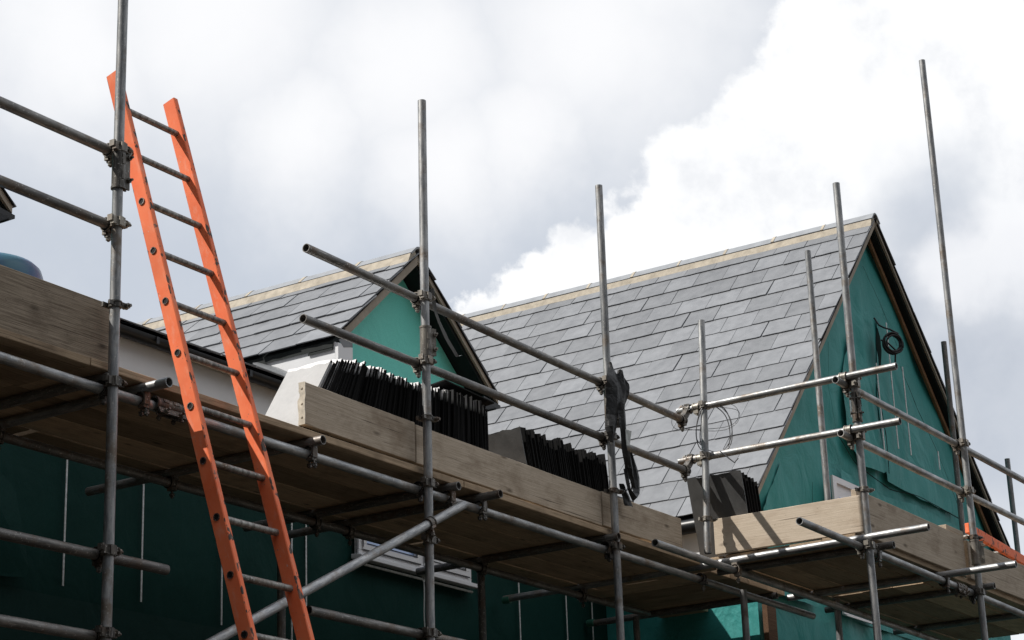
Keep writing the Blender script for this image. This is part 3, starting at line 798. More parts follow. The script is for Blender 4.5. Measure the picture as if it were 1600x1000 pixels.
# dark strips painted as fold shadows where the sheet tucks, low left of gable
for i, (pts, wd) in enumerate((([(14.55, 3.90), (14.45, 3.45), (14.52, 3.20)], .012), ([(14.70, 3.55), (14.62, 3.15)], .010))):
    ribbon('lap_or_fold_shade', pts, wd, M_SEAM, seed=20 + i)
for i, (x, z0, z1) in enumerate(((16.07, 5.25, 4.45), (16.385, 5.70, 4.55), (16.665, 5.36, 4.55), (15.42, 4.92, 4.62), (17.32, 4.72, 4.55))):
    mb = MB(); mb.box((x, YG - .082, (z0 + z1) / 2), (.016, .006, z0 - z1)); mb.build('wall_strip', M_STRIP, house)
slit = MB(); slit.prism([(16.17, YG - .084, 5.60), (16.21, YG - .084, 5.52), (16.215, YG - .084, 5.40), (16.17, YG - .084, 5.26), (16.12, YG - .084, 5.20), (16.13, YG - .084, 5.32), (16.10, YG - .084, 5.42), (16.12, YG - .084, 5.50)], (0, .004, 0)); slit.build('membrane_slit', M_SEAM, house)
# upper gable window head (white, mostly behind the boards) and lower window
gw = span('window', (14.90, YG - .095, 2.9), (15.52, YG - .080, 4.0), M_WHITE)
span('frame', (14.86, YG - .115, 3.965), (15.56, YG - .096, 4.015), M_WHITE, gw); span('frame', (14.86, YG - .115, 2.9), (14.93, YG - .096, 3.965), M_WHITE, gw)
span('pane', (15.0, YG - .100, 2.95), (15.45, YG - .096, 3.86), M_GLASS, gw)

# the dormers (the second one stands 4.67 m to the left, same build)
def dormer(dx):
    ax, az = 10.886 + dx, 5.00
    sl_, sr_ = .90, .85; xl, xr = ax - .93, ax + .955
    S = lambda x: sl_ if x < ax else sr_
    r, zl, zr = gable_roof((ax, az), 7.70, 10.55, sl_, sr_, xl, xr, 6, 6, 7.85, 'dormer', .11)
    mb = MB(); zt = az - .115
    n = 16; vs = []
    zb = 3.80
    cl = lambda x, z, u, v: (x, zb + (az - .10 - S(x) * abs(x - ax) - zb) * v)
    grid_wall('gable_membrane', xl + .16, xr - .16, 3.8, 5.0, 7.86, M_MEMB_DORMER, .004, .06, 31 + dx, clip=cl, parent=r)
    mb = MB(); mb.prism([(xl + .16, 7.9, 3.7), (xr - .16, 7.9, 3.7), (xr - .16, 7.9, az - .11 - sr_ * (xr - .16 - ax)), (ax, 7.9, az - .11), (xl + .16, 7.9, az - .11 - sl_ * (ax - xl - .16))], (0, .1, 0)); mb.build('gable_wall', M_SEAM, r)
    for sg, xe in ((-1, xl), (1, xr)):
        m2 = MB(); Z = lambda x: az - .068 - S(x) * abs(x - ax)
        a = [V((ax + sg * .004, 7.722, Z(ax))), V((xe, 7.722, Z(xe))), V((xe, 7.92, Z(xe))), V((ax + sg * .004, 7.92, Z(ax)))]
        m2.hexa(a, [p - V((0, 0, .014)) for p in a]); m2.build('verge_soffit', M_SOFFIT, r)
    # left eaves: white fascia with boxed end, black gutter, white cheek
    span('fascia', (xl + .012, 7.71, zl - .17), (xl + .034, 9.2, zl - .026), M_WHITE, r)
    span('fascia', (xl + .0125, 7.685, zl - .172), (xl + .165, 7.709, zl - .035), M_WHITE, r, label='white boxed end of the dormer eaves')
    span('soffit', (xl + .035, 7.71, zl - .17), (xl + .2, 9.2, zl - .155), M_WHITE, r)
    span('cheek', (xl + .17, 7.93, 3.66), (xl + .2, 9.2, zl - .171), M_WHITE, r)
    span('cheek', (xr - .2, 7.93, 3.66), (xr - .17, 9.2, zr - .201), M_WHITE, r)
    mb = MB(); mb.prism([(xl + .02, 7.688, zl - .015), (xl + .16, 7.688, zl + .06), (xl + .165, 7.688, zl - .03), (xl + .07, 7.688, zl - .055)], (0, -.004, 0)); mb.build('lead_flashing', M_LEAD, r)
    span('lead_flashing', (xl + .168, 7.70, zl - .16), (xl + .40, 7.80, zl - .145), M_LEAD, r)
    mb = MB(); mb.prism([(xr - .20, 7.69, zr - .03), (xr + .012, 7.69, zr - .055), (xr + .012, 7.69, zr - .075), (xr - .20, 7.69, zr - .075)], (0, 1.0, 0)); mb.build('eave_trim', M_BLACK, r)
    return r
dormer(0); dormer(-4.667)
# main roof: shallow slope rising behind the gutter, slates at its edge
MS = .478
mr_ = MB()
for x0, x1 in ((-9.0, XS + .3),):
    a = [V((x0, 7.60, 3.662)), V((x1, 7.60, 3.662)), V((x1, 11.0, 3.662 + MS * 3.4)), V((x0, 11.0, 3.662 + MS * 3.4))]
    mr_.hexa(a, [p + V((0, 0, .03)) for p in a])
mroof = mr_.build('roof', M_SOFFIT, house)
u = V((0, 1, MS))
slate_slope('slates', (2.0, 7.575, 3.690), (1, 0, 0), u, 15, XS + .2 - 2.0, .235, parent=mroof)
mb = MB()
for x0, x1 in ((2.0, 9.1), ):
    pass
mb.box((6.4, 11.02, 3.690 + MS * 3.42), (9.0, .16, .10)); mb.build('ridge_tile', M_REDTILE, mroof)
mb = MB(); a = [V((10.0, 8.30, 4.075)), V((10.06, 8.30, 4.10)), V((10.92, 10.30, 5.03)), V((10.80, 10.30, 5.01))]
mb.hexa(a, [p + V((0, 0, .012)) for p in a]); mb.build('valley_mortar', M_MORTAR, mroof)
mb = MB(); mb.hexa([(9.72, 7.60, 3.725), (10.02, 7.60, 3.725), (10.04, 8.34, 4.14), (9.91, 8.34, 4.10)], [(9.72, 7.60, 3.733), (10.02, 7.60, 3.733), (10.04, 8.34, 4.15), (9.91, 8.34, 4.11)]); mb.build('lead_flashing', M_LEAD, mroof)
# coil of cable on the gable
mb = MB(); cx, cz = 16.16, 5.425
for k in range(5):
    pts = []; r = .084 + random.uniform(-.008, .008); ox, oz = random.uniform(-.012, .012), random.uniform(-.012, .012)
    for i in range(37):
        a = 2 * math.pi * i / 36; pts.append((cx + ox + .8 * r * math.cos(a), YG - .20 - .008 * k - .6 * r * math.cos(a), cz + oz + r * math.sin(a)))
    mb.path(pts, .0085)
mb.path([(16.20, YG - .05, 5.70), (16.16, YG - .08, 5.66), (16.12, YG - .12, 5.60), (16.12, YG - .16, 5.57), (16.16, YG - .20, 5.555), (16.22, YG - .25, 5.52)], .008)
mb.path([(16.08, YG - .14, 5.45), (16.12, YG - .19, 5.42), (16.17, YG - .23, 5.36), (16.19, YG - .21, 5.28), (16.22, YG - .19, 5.22)], .008)
tag(mb.build('cable_coil', M_CABLE, None, smooth=True), 'coil of black cable hanging on the green gable of the wing', 'cable')

# ------------------------------------------------------------------ scaffold: standards
YO = 6.22; YL = 6.272; YI = 7.25
ZL = 2.725; ZT = 2.776
def pole_at(a, b, z): a, b = V(a), V(b); t = (z - a.z) / (b.z - a.z); return a + (b - a) * t
poles = {}
def standard(key, a, b, label, mat=None):
    poles[key] = (V(a), V(b)); o = pipe(a, b, label, 'scaffold pole', 'scaffold_pole', mat, 'upright scaffold poles'); return o
P1 = standard('1', (6.436, YO, GROUND), (6.432, YO, 5.2), 'tall upright pole beside the orange ladder, running out of the top of the picture')
P2 = standard('2', (8.795, YO, GROUND), (8.871, YO, 5.0), 'upright pole in front of the small dormer gable and long slate stack')
P3 = standard('3', (10.80, YO, GROUND), (10.852, YO, 5.12), 'upright pole with torn black plastic tied round it')
P4 = standard('4', (11.915, 6.15, 2.845), (12.045, 6.15, 4.49), 'short upright pole with thin wire looped round it, at the inner corner')
P5 = standard('5', (12.03, 5.07, GROUND), (12.04, 5.07, 5.23), 'upright pole at the outer corner of the scaffold where the pale toe board ends')
P6 = standard('6', (13.93, 5.07, GROUND), (13.935, 5.07, 6.87), 'tallest upright pole on the right, reaching far above the gable eaves')
P7 = standard('7', (13.76, 6.10, GROUND), (13.81, 6.10, 5.51), 'thin upright pole close in front of the left edge of the big green gable')
P8 = standard('8', (16.45, 6.10, GROUND), (16.545, 6.10, 5.47), 'dark upright pole half hidden behind the tallest pole, in front of the big gable', M_TUBE_DIRTY)
P9 = standard('9', (17.80, 6.10, GROUND), (17.86, 6.10, 4.68), 'far thin upright pole standing against the sky right of the gable')
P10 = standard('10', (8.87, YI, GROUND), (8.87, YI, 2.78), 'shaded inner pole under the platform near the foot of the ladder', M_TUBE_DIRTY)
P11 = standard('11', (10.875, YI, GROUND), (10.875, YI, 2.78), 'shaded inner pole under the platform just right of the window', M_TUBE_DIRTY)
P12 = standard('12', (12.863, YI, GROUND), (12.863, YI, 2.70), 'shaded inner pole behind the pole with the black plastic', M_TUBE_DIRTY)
P13 = standard('13', (12.44, 6.19, GROUND), (12.47, 6.19, 2.69), 'short pole ending under the inner corner of the platform with a sunlit top')
P14 = standard('14', (4.4, YO, GROUND), (4.4, YO, 5.0), 'upright pole beyond the left edge of the picture')

# ---- ledgers, guard rails, transoms
def rail(a, b, label, mat=None, sag=0): return pipe(a, b, label, 'scaffold tube', 'scaffold_tube', mat, None, sag)
RAILZ = (3.795, 3.420)
L_led = rail((-1.0, YL, ZL + .005), (13.78, YL + .02, ZL - .02), 'long ledger tube carrying the main platform, running under its outer edge')
# left guard rails
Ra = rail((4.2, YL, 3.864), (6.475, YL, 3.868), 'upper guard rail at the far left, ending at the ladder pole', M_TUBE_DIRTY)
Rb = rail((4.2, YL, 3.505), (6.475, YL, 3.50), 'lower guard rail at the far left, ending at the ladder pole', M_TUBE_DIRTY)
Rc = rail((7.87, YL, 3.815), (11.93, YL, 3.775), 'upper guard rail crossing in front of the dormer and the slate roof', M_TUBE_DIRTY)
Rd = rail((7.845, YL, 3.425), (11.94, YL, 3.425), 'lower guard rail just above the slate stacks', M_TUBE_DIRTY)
XC = 12.03
Re = rail((XC - .035, 6.35, 3.868), (XC - .035, 4.752, 3.872), 'upper short guard rail coming forward from the inner corner, sunlit')
Rf = rail((XC - .035, 6.36, 3.518), (XC - .035, 4.765, 3.508), 'lower short guard rail coming forward from the inner corner, sunlit')
YR = 5.122
Rg = rail((11.86, YR - .0, 3.822), (16.6, YR, 3.822), 'upper guard rail in front of the big green gable')
Rh = rail((11.87, YR - .0, 3.468), (16.6, YR, 3.472), 'lower guard rail in front of the big green gable')
Rw = rail((11.14, YR, 2.765), (16.4, YR, 2.705), 'ledger tube under the gable platform with its open end jutting out at the left')
Rwi = rail((10.95, 6.01, 2.735), (16.2, 6.10, 2.735), 'inner ledger of the gable platform with its open end jutting past the main platform')
Rin = rail((-1.0, 7.20, ZL), (12.95, 7.20, ZL), 'inner ledger in shade along the back edge of the main platform', M_TUBE_DIRTY)
# lower lift
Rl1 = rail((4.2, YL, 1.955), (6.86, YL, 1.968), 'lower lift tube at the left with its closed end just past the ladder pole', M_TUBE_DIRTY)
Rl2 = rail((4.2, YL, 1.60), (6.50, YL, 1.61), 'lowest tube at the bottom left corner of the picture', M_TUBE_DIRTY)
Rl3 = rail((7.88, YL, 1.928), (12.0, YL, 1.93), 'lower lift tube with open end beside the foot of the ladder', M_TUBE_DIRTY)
brd = (V((9.10, 6.165, 2.662)) - V((7.041, 6.165, 1.645)))
Rbr = rail(V((7.041, 6.165, 1.645)) - brd * .9, (9.10, 6.165, 2.662), 'diagonal brace rising to the right under the platform')
# transoms (front ends show past the ledger)
def transom(x, y0, y1, label, mat=None, z=ZT): return pipe((x, y0, z), (x + random.uniform(-.01, .01), y1, z), label, 'scaffold tube', 'scaffold_tube', mat or M_TUBE_DIRTY, None)
T1 = transom(6.675, 6.105, 7.78, 'short cross tube end catching the sun just right of the ladder pole', M_TUBE)
T0 = transom(6.45, 6.255, 7.60, 'cross tube in shade under the left platform behind the ladder pole')
T2 = transom(7.895, 6.185, 7.79, 'cross tube end under the left end of the second toe board')
T3 = transom(9.11, 6.20, 7.72, 'left of the paired cross tubes just right of the dormer pole')
T4 = transom(9.42, 6.13, 7.76, 'right of the paired cross tubes, its end rusty and pale with plaster')
T5 = transom(10.805, 6.18, 7.70, 'cross tube end tucked against the pole with black plastic')
T6 = pipe((XC, 7.83, ZT + .010), (XC, 4.66, 2.81), 'long cross tube under the pale toe board, front end sunlit past the corner pole', 'scaffold tube', 'scaffold_tube', M_TUBE, None)
T7 = transom(13.22, 6.30, 7.86, 'dark cross tube in the inner corner ending beside the green wall')
T8 = transom(12.25, 4.99, 6.25, 'short cross tube end directly right of the corner pole', z=2.785)
T9 = transom(13.40, 4.60, 6.30, 'cross tube sticking far out below the right toe board, sunlit end', M_TUBE, z=2.785)
T10 = transom(14.03, 4.99, 6.30, 'cross tube end just right of the tallest pole', z=2.785)
T11 = transom(15.30, 4.95, 6.30, 'cross tube beyond the right edge of the picture', z=2.785)
# green end cap on the wall end of the corner cross tube
for tp in ((T7, 13.22, 7.86), (T6, XC, 7.83)):
    mb = MB(); mb.tube((tp[1], tp[2] - .05, ZT + .004), (tp[1], tp[2] + .006, ZT + .004), R0 + .003, n=18); mb.build('end_cap', M_GREENCAP, tp[0], smooth=True)

def zdir(k): return (poles[k][1] - poles[k][0]).normalized()
def at(k, z): return pole_at(*poles[k], z)
F, AX = (0, -1, 0), (1, 0, 0)
def cp(pobj, k, z, y=None, mat=None, zo=0):
    p = at(k, z + zo); q = V((p.x - .0, y if y is not None else YL, z)); coupler(pobj, p, zdir(k), q - V((.0, 0, 0)) + V((0, 0, 0)), (1, 0, 0), F, AX, (0, 0, -1), mat)
cp(P1, '1', 3.868, mat=M_COUPL); cp(P1, '1', 3.50, mat=M_COUPL); cp(P1, '1', ZL, zo=.015); cp(P1, '1', 1.968, zo=.01); cp(P1, '1', 1.61, zo=.01)
cp(P2, '2', 3.805, mat=M_COUPL); cp(P2, '2', 3.425, mat=M_COUPL, zo=.01); cp(P2, '2', ZL, zo=.015); cp(P2, '2', 1.93)
cp(P3, '3', 3.785, mat=M_COUPL); cp(P3, '3', 3.425); cp(P3, '3', ZL - .01, zo=.01)
def cpy(pobj, k, z, x, mat=None):    # pole to a tube running along Y
    p = at(k, z); coupler(pobj, p, zdir(k), V((x, p.y, z)), (0, 1, 0), F, AX, (0, 0, -1), mat)
for k, P in (('4', P4), ('5', P5)):
    for z in (3.87, 3.513):
        p = at(k, z); coupler(P, p + V((0, 0, .0)), zdir(k), V((XC - .035 + (.0 if abs(p.x - XC) > .03 else 0), p.y + .05, z)), (0, 1, 0), F, AX, (0, 0, -1), M_COUPL, two=False)
for z in (3.822, 3.470): p = at('5', z); coupler(P5, p, zdir('5'), V((p.x, YR, z)), (1, 0, 0), F, (-1, 0, 0), (0, 0, -1), M_COUPL)
p = at('5', 2.755); coupler(P5, p, zdir('5'), V((p.x, YR, 2.754)), (1, 0, 0), F, AX, (0, 0, -1), M_COUPL)
for z in (3.822, 3.471): p = at('6', z); coupler(P6, p, zdir('6'), V((p.x, YR, z)), (1, 0, 0), F, AX, (0, 0, -1), M_COUPL)
p = at('6', 2.735); coupler(P6, p, zdir('6'), V((p.x, YR, 2.735)), (1, 0, 0), F, AX)
# end couplers where the long guard rails hang under the short ones
for R_, z, zz in ((Re, 3.772, 3.868), (Rf, 3.425, 3.518)):
    coupler(R_, (XC - .035, YL, zz), (0, 1, 0), (11.90, YL, z + .0), (1, 0, 0), (0, 0, 1), (0, 1, 0), (0, 0, -1), M_COUP)
# transom-on-ledger couplers
for T, x in ((T1, 6.675), (T2, 7.895), (T3, 9.11), (T4, 9.42), (T5, 10.805)):
    mb = MB(); q = V((x, YL, ZL)); half(mb, q + V((.0, 0, 0)), (1, 0, 0), .040)
    mb.box(q + V((0, -.031, -.004)), (.036, .012, .05)); mb.box(q + V((0, -.012, -.036)), (.034, .040, .014)); mb.box(q + V((0, -.022, .034)), (.030, .03, .03))
    c = mb.build('coupler', M_COUP, T, smooth=True); bolt(c, q + V((.0, -.028, -.055)), (0, -.25, -1), .06); bolt(c, q + V((.012, .010, -.050)), (0, 0, -1), .05)
for T, x in ((T8, 12.25), (T9, 13.40), (T10, 14.03)):
    mb = MB(); q = V((x, YR, 2.735)); half(mb, q, (1, 0, 0), .040); mb.box(q + V((0, -.031, -.004)), (.036, .012, .05)); mb.box(q + V((0, -.012, -.036)), (.034, .040, .014)); mb.box(q + V((0, -.02, .03)), (.04, .04, .03))
    c = mb.build('coupler', M_COUP, T, smooth=True); bolt(c, q + V((0, -.022, -.055)), (0, -.2, -1), .06)
for T, x in ((T1, 6.675), (T2, 7.895), (T3, 9.11), (T4, 9.42), (T5, 10.805), (T6, XC)):
    mb = MB(); q = V((x, 7.20, ZL)); half(mb, q, (1, 0, 0), .040); mb.box(q + V((0, -.012, -.036)), (.034, .040, .018)); mb.box(q + V((0, -.02, .03)), (.04, .04, .03))
    c = mb.build('coupler', M_COUP, T, smooth=True); bolt(c, q + V((0, -.012, -.055)), (0, 0, -1), .06)
mb = MB(); q = V((XC, 6.012, 2.735)); half(mb, q, (1, 0, 0), .04); mb.box(q + V((0, -.012, -.036)), (.034, .040, .018)); mb.box(q + V((0, 0, .03)), (.04, .04, .03)); c = mb.build('coupler', M_COUPL, T6, smooth=True); bolt(c, q + V((0, -.012, -.055)), (0, 0, -1), .07, M_COUPL)
mb = MB(); q = V((XC, YL, 2.715)); half(mb, q, (1, 0, 0), .04); mb.box(q + V((0, -.02, -.036)), (.034, .040, .018)); c = mb.build('coupler', M_COUP, T6, smooth=True); bolt(c, q + V((0, -.012, -.055)), (0, 0, -1), .07)
# brace swivel
pb = V((8.745, 6.165, 2.4866)); coupler(P2, at('2', 2.43), zdir('2'), pb + brd.normalized() * .03, brd, (0, -1, 0), AX, (0, -.3, -1))
# sleeves
sleeve(P1, at('1', 3.775), zdir('1'), .215, (1, 0, 0), (0, -1, 0))
sleeve(P2, at('2', 3.545), zdir('2'), .165, (1, -.4, 0), (0, -1, 0), M_COUPL)
sleeve(P3, at('3', 3.60), zdir('3'), .25, (.6, -1, 0), (1, 0, 0))
sleeve(P5, at('5', 3.665), zdir('5'), .19, (-1, -.5, 0), (0, -1, 0))
sleeve(P6, at('6', 3.02), zdir('6'), .17, (.6, -1, 0), (1, 0, 0), M_COUPL)
sleeve(L_led, (6.85, YL, ZL + .003), (1, 0, 0), .19, (0, -.5, -1), (0, -1, 0))
sleeve(Rw, (13.68, YR, 2.738), (1, 0, 0), .16, (0, -.5, -1), (0, -1, 0))
# toe board clips
ring_clip(P1, at('1', 3.105), zdir('1'), F, AX); ring_clip(P2, at('2', 3.105), zdir('2'), F, AX); ring_clip(P3, at('3', 3.075), zdir('3'), F, AX)
ring_clip(P4, at('4', 3.08), zdir('4'), F, AX, M_COUPL); ring_clip(P5, at('5', 3.12), zdir('5'), F, AX, M_COUPL); ring_clip(P6, at('6', 3.13), zdir('6'), F, AX)

# ------------------------------------------------------------------ boards
ZD = ZT + R0 + .001; TH = .038
tg = None
def toe(a, b, label, mat, h=.225, **k): return board(a, b, (0, 0, h), (0, .038, 0) if abs(b[0] - a[0]) > .3 else (.038, 0, 0), label, mat, 'toe board', 'toe_board', None, **k)
toe((2.4, 6.300, ZD + TH + .006), (6.485, 6.300, ZD + TH + .012), 'dark grey weathered toe board at the far left below the blue drum', M_BOARD_GREY, .290)
toe((7.895, 6.300, ZD + TH + .040), (8.855, 6.300, ZD + TH + .030), 'brown toe board with a steel end band in front of the long slate stack', M_BOARD, .225, ends=(1, 0))
toe((8.86, 6.302, ZD + TH + .032), (10.83, 6.302, ZD + TH + .022), 'knotty brown toe board between the dormer pole and the black plastic', M_BOARD, .218)
toe((10.835, 6.300, ZD + TH + .030), (11.85, 6.300, ZD + TH + .034), 'short brown toe board ending at the inner corner right of the black plastic', M_BOARD, .218)
toe((XC + .008, 6.16, ZD + TH + .020), (XC + .008, 5.065, ZD + TH + .010), 'pale sunlit toe board crossed by tube shadows', M_BOARD_PALE, .238)
board((12.065, 5.135, ZD + TH + .012), (13.90, 5.135, ZD + TH + .012), (0, 0, .29), (0, .038, 0), 'weathered toe board right of the corner pole below the green gable', M_BOARD, 'toe board', 'toe_board')
board((13.96, 5.130, ZD + TH + .008), (16.3, 5.130, ZD + TH + .012), (0, 0, .275), (0, .038, 0), 'weathered toe board right of the tallest pole', M_BOARD, 'toe board', 'toe_board')
# deck planks
names = ['outermost', 'second', 'third', 'innermost']
BW = .232
for i in range(4):
    y0 = 6.262 + i * (BW + .004)
    for (x0, x1, wh) in ((-1.5, 6.34, 'far left'), (6.345, 9.255, 'ladder end'), (9.262, 12.25, 'slate stack end')):
        x0 += random.uniform(-.02, .0) if x0 > 4 else 0
        mt = M_DECK if i else M_BOARD_GREY if False else M_DECK
        board((x0 + .02 * (i % 2), y0, ZD + random.uniform(0, .003)), (x1 - .006 + .02 * (i % 2), y0, ZD + random.uniform(0, .003)), (0, BW, 0), (0, 0, TH), '%s plank of the main platform at its %s' % (names[i], wh), M_DECK, 'plank', 'deck_plank', 'planks of the main platform', warp=.0022)
for (x0, x1, wh) in ((-1.5, 6.9, 'left'), (6.95, 10.2, 'middle'), (10.25, 12.26, 'right')):
    board((x0, 7.212, ZD), (x1, 7.212, ZD), (0, .205, 0), (0, 0, TH), 'plank between the inner ledger and the wall, %s length' % wh, M_DECK, 'plank', 'deck_plank', 'planks of the main platform')
ZW = 2.785 + R0 + .001
for i in range(4):
    y0 = 5.158 + i * (BW + .005)
    for (x0, x1, wh) in ((12.04, 13.70, 'corner'), (13.71, 16.3, 'right-hand')):
        board((x0 + .01 * i, y0, ZW + random.uniform(0, .003)), (x1 - .006, y0, ZW + random.uniform(0, .003)), (0, BW, 0), (0, 0, TH), '%s plank of the gable platform at its %s end' % (names[i], wh), M_DECK, 'plank', 'deck_plank', 'planks of the gable platform')
board((12.06, 6.115, ZW), (16.2, 6.115, ZW), (0, .145, 0), (0, 0, TH), 'narrow plank along the inner edge of the gable platform', M_DECK, 'plank', 'deck_plank', 'planks of the gable platform')
for i_, lb_ in enumerate(('next to the main platform end', 'second from the main platform end', 'third from the main platform end', 'nearest the wing wall')):
    board((12.27 + .282 * i_, 6.32, ZD), (12.27 + .282 * i_, 7.41, ZD), (.278, 0, 0), (0, 0, TH), 'plank laid crosswise in the inner corner, ' + lb_, M_DECK, 'plank', 'deck_plank')
board((13.405, 7.02, ZD), (13.405, 7.41, ZD), (.14, 0, 0), (0, 0, TH), 'added short plank bounding the sun patch on the wing wall', M_DECK, 'plank', 'deck_plank')  # plank added to cut off the sun gap beside the wing wall
# small packing boards lying across the right toe board
board((13.70, 5.175, 3.165), (14.02, 5.175, 3.165), (0, .22, 0), (0, 0, .036), 'offcut of board lying level behind the toe board by the tallest pole', M_BOARD, 'board', 'board_offcut')
board((12.045, 6.0, ZW - .012), (12.045, 5.3, ZW - .012), (.0, 0, .022) if False else (0, 0, .020), (.03, 0, 0), 'thin packing strip between the sunlit cross tube and the pale toe board', M_ENDBAND, 'packing strip', 'packing_strip')

# ------------------------------------------------------------------ ladder
def ladder(foot, head, width, n_rungs, first, step, label, depth=.078, th=.033):
    foot, head = V(foot), V(head); up = (head - foot).normalized(); L = (head - foot).length
    sx = V((1, 0, 0)); sx = (sx - up * sx.dot(up)).normalized(); dp = up.cross(sx).normalized()
    o = empty('ladder', foot, label, 'ladder')
    for e in (0, 1):
        M = Matrix.Translation(foot + sx * width * e) @ Matrix((sx, dp, up)).transposed().to_4x4()
        me = MB(); n = 60; vs = []
        b = .004
        prof = [(-th / 2 + b, -depth / 2), (th / 2 - b, -depth / 2), (th / 2, -depth / 2 + b), (th / 2, -depth * .40), (th / 2, depth * .40), (th / 2, depth / 2 - b), (th / 2 - b, depth / 2), (-th / 2 + b, depth / 2), (-th / 2, depth / 2 - b), (-th / 2, depth * .40), (-th / 2, -depth * .40), (-th / 2, -depth / 2 + b)]
        q_ = len(prof)
        for i in range(n + 1):
            z = L * i / n
            for (x, y) in prof: vs.append(M @ V((x, y, z)))
        fs = []
        for i in range(n):
            for k in range(q_): fs.append((q_ * i + k, q_ * i + (k + 1) % q_, q_ * i + q_ + (k + 1) % q_, q_ * i + q_ + k))
        fs += [tuple(range(q_))[::-1], tuple(range(q_ * n, q_ * n + q_))]
        me.add(vs, fs)
        s = me.build('stile', M_ORANGE, o, M)
        a = s.data.attributes.new('edge', 'FLOAT', 'POINT'); a.data.foreach_set('value', [0.0 if k in (3, 4, 9, 10) else 1.0 for i in range(n + 1) for k in range(q_)])
    for k in range(n_rungs):
        d = first + step * k; p = foot + up * d
        if d > L - .15: break
        rg = MB(); a, b_ = p - sx * (th / 2 + .004), p + sx * (width + th / 2 + .004)
        R = Matrix((sx, (dp + up).normalized(), (up - dp).normalized())).transposed()
        rg.tube(p, p + sx * width, .0165, n=10)
        rr = rg.build('rung', M_RUNG, o, smooth=True)
        for e in (0, 1):       # riveted square socket plate at each end with a hollow
            c = p + sx * (width * e) + sx * (1 if e else -1) * (th / 2 + .002)
            q = MB(); sg = (1 if e else -1)
            q.tube(c - sx * sg * .002, c + sx * sg * .0035, .0180, .0142, n=10); q.build('rung_socket', M_COUP, rr)
            h = MB(); h.box(c - sx * sg * .001, (.002, .024, .024), R); h.build('socket_hole', M_BLACK, rr)
    return o
up_ = V((0, .3031, 1)).normalized()
foot = V((6.852, 5.787 - (1.602 - GROUND) * .3031, GROUND))
tp = foot + up_ * ((4.535 - GROUND) / up_.z)
lab = ladder(foot, tp, .415, 30, ((4.335 - GROUND) / up_.z) % .2845, .2845, 'weathered orange steel ladder leaning against the platform, tops above the guard rails')
# second ladder lying down behind the right toe board
o2 = empty('ladder', (15.0, 5.4, 3.2), 'orange ladder lying sloped behind the toe board at the right edge', 'ladder')
a, b_ = V((14.72, 5.40, 3.385)), V((16.6, 5.36, 3.255))
for e in (0, 1):
    mb = MB(); off = V((0, .36 * e, 0)); d = (b_ - a).normalized(); R = Matrix((d, V((0, 1, 0)), d.cross(V((0, 1, 0))))).transposed()
    mb.box((a + b_) / 2 + off, ((b_ - a).length, .035, .078), R); s = mb.build('stile', M_ORANGE, o2, bevel=.004)
    at_ = s.data.attributes.new('edge', 'FLOAT', 'POINT'); at_.data.foreach_set('value', [.9] * len(s.data.vertices))
for k in range(6):
    p = a + (b_ - a) * (.12 + k * .15); mb = MB(); mb.tube(p, p + V((0, .36, 0)), .0165, n=10); mb.build('rung', M_RUNG, o2, smooth=True)

# ------------------------------------------------------------------ slates stacked on edge
def slate(c, lean, w=.285, h=.50, th=.0065, face_mat=None, ymid=None):
    """one slate standing on its short edge on the deck at x=c: lies in the Y-Z plane, top leans by lean along +X"""
    M = Matrix.Translation(V(c)) @ Matrix.Rotation(lean, 4, 'Y')
    mb = MB(); mb.cur = random.random(); n = 9; pts = []
    for k in range(n + 1): pts.append((-w / 2 + w * k / n, random.uniform(-.002, .002)))
    pts += [(w / 2 + random.uniform(-.003, .003), h * t) for t in (.3, .6, .95)]
    for k in range(n + 1): pts.append((w / 2 - w * k / n, h + random.uniform(-.009, .006)))
    pts += [(-w / 2 + random.uniform(-.003, .003), h * t) for t in (.7, .4)]
    P0 = [M @ V((0, y, z)) for y, z in pts]; P1_ = [M @ V((th * random.uniform(.8, 1.1), y, z)) for y, z in pts]; m = len(pts)
    mb.add(P0 + P1_, [tuple(range(m)), tuple(range(m, 2 * m))[::-1]] + [(i, (i + 1) % m, m + (i + 1) % m, m + i) for i in range(m)])
    return mb.build('roof_slate', face_mat or M_SLATE_STACK, None, M)
ZS = ZD + TH + .004
YS = 6.492
n1 = 96; x = 7.875
for k in range(n1):
    t = k / (n1 - 1)
    lean = math.radians(34 * (1 - t) ** 1.6 + 1.0 * t - 1 + random.uniform(-.5, .5))
    y = YS + random.uniform(-.010, .010); hh = .53 + random.uniform(-.016, .016) + .02 * math.sin(t * 9)
    o = slate((x, y, ZS), lean, .285, hh, random.uniform(.012, .0165), M_SLATE_BRIGHT if k == 0 else M_SLATE_LIT_TOP)
    if k == 0: tag(o, 'front slate of the long stack, its broad face shining white in the sun', 'slate')
    else: tag(o, 'slate on edge within the long stack behind the toe board with the steel end band', 'slate', 'slates in the long stack')
    x += 1.79 / n1 + random.uniform(-.0015, .0015)
